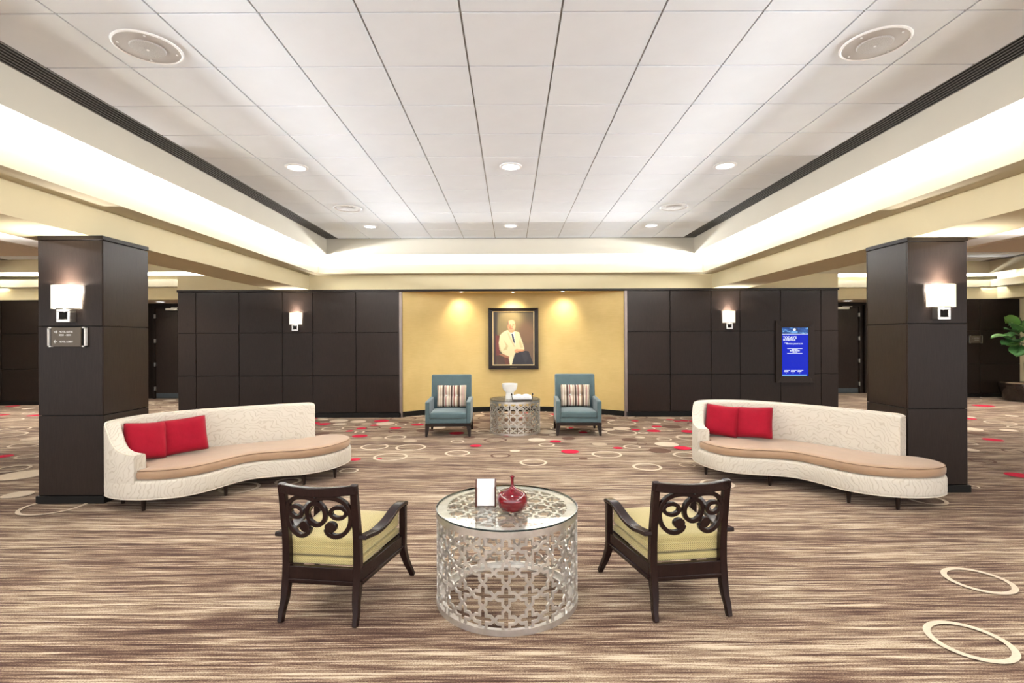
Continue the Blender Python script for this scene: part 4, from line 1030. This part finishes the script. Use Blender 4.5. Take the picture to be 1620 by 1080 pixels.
for tcx, lab in ((tc1, 'striped tufted cushion on the left teal armchair'), (tc2, 'striped tufted cushion on the right teal armchair')):
    p = empty('striped_cushion', (tcx.location.x + 0.005, tcx.location.y + 0.505, 0.413)); p.rotation_euler = (-0.16, 0, tcx.rotation_euler.z)
    tag(p, lab, 'cushion', 'striped cushions on the teal armchairs')
    link('cushion_cover', pm, M['stripes'], p, (0, 0, 0.205))
    for u in (-0.33, 0.33): MB().lathe([(0.002, -0.006), (0.012, -0.003), (0.013, 0.002), (0.004, 0.008), (0.001, 0.0085)], 14).build('button', M['paper'], p, (u * 0.265, -0.028, 0.215), (PI / 2, 0, 0), smooth=True)

# ------------------------------------------------------------------ curved sofas
MS = Vector((-2.755, 5.345, 0))
def make_sofa():
    d = empty('curved_sofa')
    front = [(-3.486, 4.746), (-3.286, 4.77), (-3.105, 4.855), (-2.97, 5.036), (-2.866, 5.30), (-2.753, 5.465), (-2.526, 5.56), (-2.28, 5.636), (-2.09, 5.81), (-1.985, 6.06), (-1.975, 6.30), (-2.05, 6.49), (-2.20, 6.585), (-2.38, 6.575)]
    back = [(-2.50, 6.50), (-2.79, 6.36), (-3.13, 6.17), (-3.45, 5.965), (-3.73, 5.735), (-3.91, 5.49), (-3.975, 5.24), (-3.955, 5.02), (-3.88, 4.88), (-3.70, 4.78), (-3.50, 4.747)]
    L = lambda p: Vector((p[0] - MS.x, p[1] - MS.y, 0))
    F = [L(p) for p in front]; B = [L(p) for p in back]
    out = catmull(F + B[:-1], 5, True)
    nF = len(F) * 5
    def inset(pts, dist):
        n = len(pts); r = []
        for i in range(n):
            t = (pts[(i + 1) % n] - pts[i - 1]).normalized(); nn = Vector((-t.y, t.x, 0)); r.append(pts[i] + nn * (dist(i) if callable(dist) else dist))
        return r
    z0, z1 = 0.118, 0.298
    base = MB(); lv = [(z0, 0.022), (z0 + 0.012, 0.004), (z0 + 0.04, 0.0), (z1 - 0.03, 0.0), (z1 - 0.006, 0.008), (z1, 0.03)]
    rings = [[(p.x, p.y, z) for p in inset(out, q)] for z, q in lv]; n = len(out)
    V_ = [p for r in rings for p in r]; F_ = [tuple(range(n))[::-1], tuple((len(rings) - 1) * n + i for i in range(n))]
    for k in range(len(rings) - 1):
        for i in range(n): F_.append((k * n + i, k * n + (i + 1) % n, (k + 1) * n + (i + 1) % n, (k + 1) * n + i))
    base.add(V_, F_); bo_ = base.build('sofa_base', M['sofa'], d, smooth=True, angle=60)
    ww = inset(out, 0.006); ww = [(p.x, p.y, z0 + 0.010) for p in ww]; ww.append(ww[0]); MB().tube(ww, 0.006, 6).build('hem_welt', M['welt'], bo_)
    # wrap-around back
    bp_ = catmull(B, 7); nb = len(bp_); TH_ = 0.135
    S = [0.0]
    for i in range(1, nb): S.append(S[-1] + (bp_[i] - bp_[i - 1]).length)
    tot = S[-1]
    def height(s):
        e = tot - s
        return interp(e, [0.0, 0.10, 0.20, 0.28, 0.34, 0.42, 0.52], [0.535, 0.548, 0.585, 0.650, 0.730, 0.800, 0.815])
    V_ = []; m = 8; welt = []
    for i in range(nb):
        t = (bp_[min(i + 1, nb - 1)] - bp_[max(i - 1, 0)]).normalized(); nn = Vector((-t.y, t.x, 0)); h = height(S[i]); p = bp_[i]
        if S[i] < 0.06: h -= 0.02 * (1 - S[i] / 0.06) ** 2
        sec = [(0.002, z0 + 0.02), (0.0, 0.30), (0.0, h - 0.025), (0.010, h - 0.006), (0.03, h), (TH_ - 0.03, h), (TH_ - 0.010, h - 0.006), (TH_, h - 0.025), (TH_, 0.25), (TH_, z0 + 0.02)]
        m = len(sec)
        for a, z in sec: q = p + nn * a; V_.append((q.x, q.y, z))
        q = p + nn * 0.008; welt.append((q.x, q.y, h - 0.002))
    F_ = []
    for i in range(nb - 1):
        for k in range(m): F_.append((i * m + k, i * m + (k + 1) % m, (i + 1) * m + (k + 1) % m, (i + 1) * m + k))
    F_ += [tuple(range(m))[::-1], tuple((nb - 1) * m + k for k in range(m))]
    bk = MB().add(V_, F_).build('sofa_back', M['sofa'], d, smooth=True, angle=50)
    MB().tube(welt, 0.0055, 6).build('back_welt', M['welt'], bk)
    # seat cushion follows the base outline, tucked inside the back
    inn = []
    for i in range(4, nb):
        if tot - S[i] < 0.14: break
        t = (bp_[min(i + 1, nb - 1)] - bp_[i - 1]).normalized(); inn.append(bp_[i] + Vector((-t.y, t.x, 0)) * 0.145)
    fr_ = inset(out, 0.012)[4:nF - 1]
    q0 = bp_[-1]
    keep = [Vector((q0.x + 0.018, q0.y + 0.018, 0))] + fr_ + inn + [Vector((q0.x + 0.018, q0.y + 0.165, 0))]
    cl_ = [keep[0]]
    for p in keep[1:]:
        if (p - cl_[-1]).length > 0.02: cl_.append(p)
    keep = cl_
    c = MB(); lv = [(0.300, 0.028), (0.306, 0.008), (0.325, -0.004), (0.365, -0.006), (0.388, 0.004), (0.399, 0.03), (0.404, 0.10)]
    n = len(keep); rings = [[(p.x, p.y, z) for p in inset(keep, q)] for z, q in lv]
    V_ = [p for r in rings for p in r]; F_ = [tuple(range(n))[::-1], tuple((len(rings) - 1) * n + i for i in range(n))]
    for k in range(len(rings) - 1):
        for i in range(n): F_.append((k * n + i, k * n + (i + 1) % n, (k + 1) * n + (i + 1) % n, (k + 1) * n + i))
    cs = c.add(V_, F_).build('seat_cushion', M['tan'], d, smooth=True, angle=60)
    w2 = [(p.x, p.y, 0.389) for p in inset(keep, 0.003)]; w2.append(w2[0]); MB().tube(w2, 0.0045, 6).build('cushion_welt', P('tan_welt', (0.22, 0.13, 0.075, 1), 0.6, var=0.05), cs)
    for p in ((-3.47, 4.83), (-3.83, 5.05), (-2.95, 5.29), (-2.06, 5.98), (-2.30, 5.68), (-2.55, 6.38), (-3.40, 5.88)):
        q = L(p); MB().lathe([(0.014, 0), (0.016, 0.004), (0.024, 0.125), (0.001, 0.126)], 14, (q.x, q.y)).build('leg', M['legwood'], d, smooth=True)
    return d
so1 = make_sofa(); so1.location = MS
tag(so1, 'curved cream sofa with tan seat in front of the left column', 'sofa', 'curved cream sofas')
ROT = math.radians(-83.1); MR = Vector((2.895, 5.394, 0))
so2 = copy_tree(so1); so2.location = MR; so2.rotation_euler.z = ROT
tag(so2, 'curved cream sofa with tan seat in front of the right column', 'sofa')
pa_ = pillow_mesh(0.39, 0.39, 0.18, 18, 5, 0.5); pb_ = pillow_mesh(0.455, 0.385, 0.18, 18, 9, 0.5)
specs = [((-3.635, 5.10), math.radians(60), pa_, 'corner'), ((-3.435, 5.40), math.radians(38), pb_, 'outer')]
for so, R_, c0, lab in ((so1, 0.0, MS, 'left'), (so2, ROT, MR, 'right')):
    for (p, yaw, me, which) in specs:
        q = Vector((p[0] - MS.x, p[1] - MS.y, 0)); q = Matrix.Rotation(R_, 3, 'Z') @ q + c0
        o = empty('red_pillow', (q.x, q.y, 0.40)); o.rotation_euler = (-0.26, 0.09 if which == 'corner' else -0.07, yaw + R_)
        tag(o, 'red throw pillow on the %s sofa, %s' % (lab, 'tucked behind the other in the corner' if which == 'corner' else 'in front of the corner pillow'), 'pillow', 'red throw pillows on the sofas')
        link('pillow_cover', me, M['red'], o, (0, 0, 0.205))

# ------------------------------------------------------------------ fig tree in its pot
pl = Vector((FX(1624, 12.9), 12.85, 0))
po = empty('plant_pot', pl); tag(po, 'dark glossy round planter at the far right by the wall', 'planter')
MB().lathe([(0.38, 0), (0.46, 0.02), (0.56, 0.30), (0.58, 0.44), (0.575, 0.46), (0.54, 0.455), (0.53, 0.40), (0.001, 0.40)], 40).build('pot_body', M['pot'], po, smooth=True)
MB().lathe([(0.53, 0.40), (0.40, 0.445), (0.001, 0.46)], 30).build('soil', M['soil'], po, smooth=True)
tr = empty('fig_tree', (pl.x, pl.y, 0.44)); tag(tr, 'fiddle leaf fig tree with broad green leaves in the dark planter', 'plant')
rp = random.Random(4)
MB().tube([(-0.04, 0, 0), (-0.05, 0.01, 0.5), (-0.02, 0, 0.95), (0.05, 0.02, 1.4), (0.06, 0, 1.65)], [0.05, 0.045, 0.035, 0.025, 0.012], 10).build('trunk', M['bark'], tr, smooth=True)
def leaf_mesh(L_, W_):
    mb = MB(); n = 8; V_ = []
    for i in range(n + 1):
        t = i / n; w_ = W_ * (math.sin(PI * min(1, t ** 0.75)) ** 0.7) * (0.75 + 0.5 * t) * 0.5; z = 0.06 * L_ * math.sin(PI * t) - 0.12 * L_ * t * t
        V_ += [(-w_, t * L_, z + 0.12 * w_), (0, t * L_, z - 0.02), (w_, t * L_, z + 0.12 * w_)]
    F_ = []
    for i in range(n):
        for k in range(2): F_.append((3 * i + k, 3 * i + k + 1, 3 * i + 4 + k, 3 * i + 3 + k))
    me = mb.add(V_, F_).mesh('leaf', True, False); me.materials.append(M['leaf']); return me
lms = [leaf_mesh(0.34, 0.30), leaf_mesh(0.28, 0.25), leaf_mesh(0.38, 0.32)]
brs = []
for k in range(9):
    a = rp.uniform(0, 2 * PI) if k > 3 else (PI + rp.uniform(-0.5, 0.5)); z = 0.80 + 0.095 * k; l_ = rp.uniform(0.35, 0.62)
    e = (0.02 + l_ * math.cos(a), l_ * math.sin(a) * 0.7, z + 0.22); st_ = (-0.02 + 0.03 * k / 3, 0, z)
    MB().tube([st_, ((st_[0] + e[0]) / 2, e[1] / 2, z + 0.05), e], [0.014, 0.011, 0.007], 6).build('branch', M['bark'], tr, smooth=True)
    brs.append((Vector(st_), Vector(e), a))
for st_, e, a in brs:
    for q in range(4):
        p = st_.lerp(e, 0.40 + 0.60 * q / 3); az = a + rp.uniform(-1.5, 1.5)
        o = link('leaf', lms[q % 3], None, tr, p); o.rotation_euler = (rp.uniform(-0.9, 0.9), rp.uniform(-0.7, 0.7), az - PI / 2)
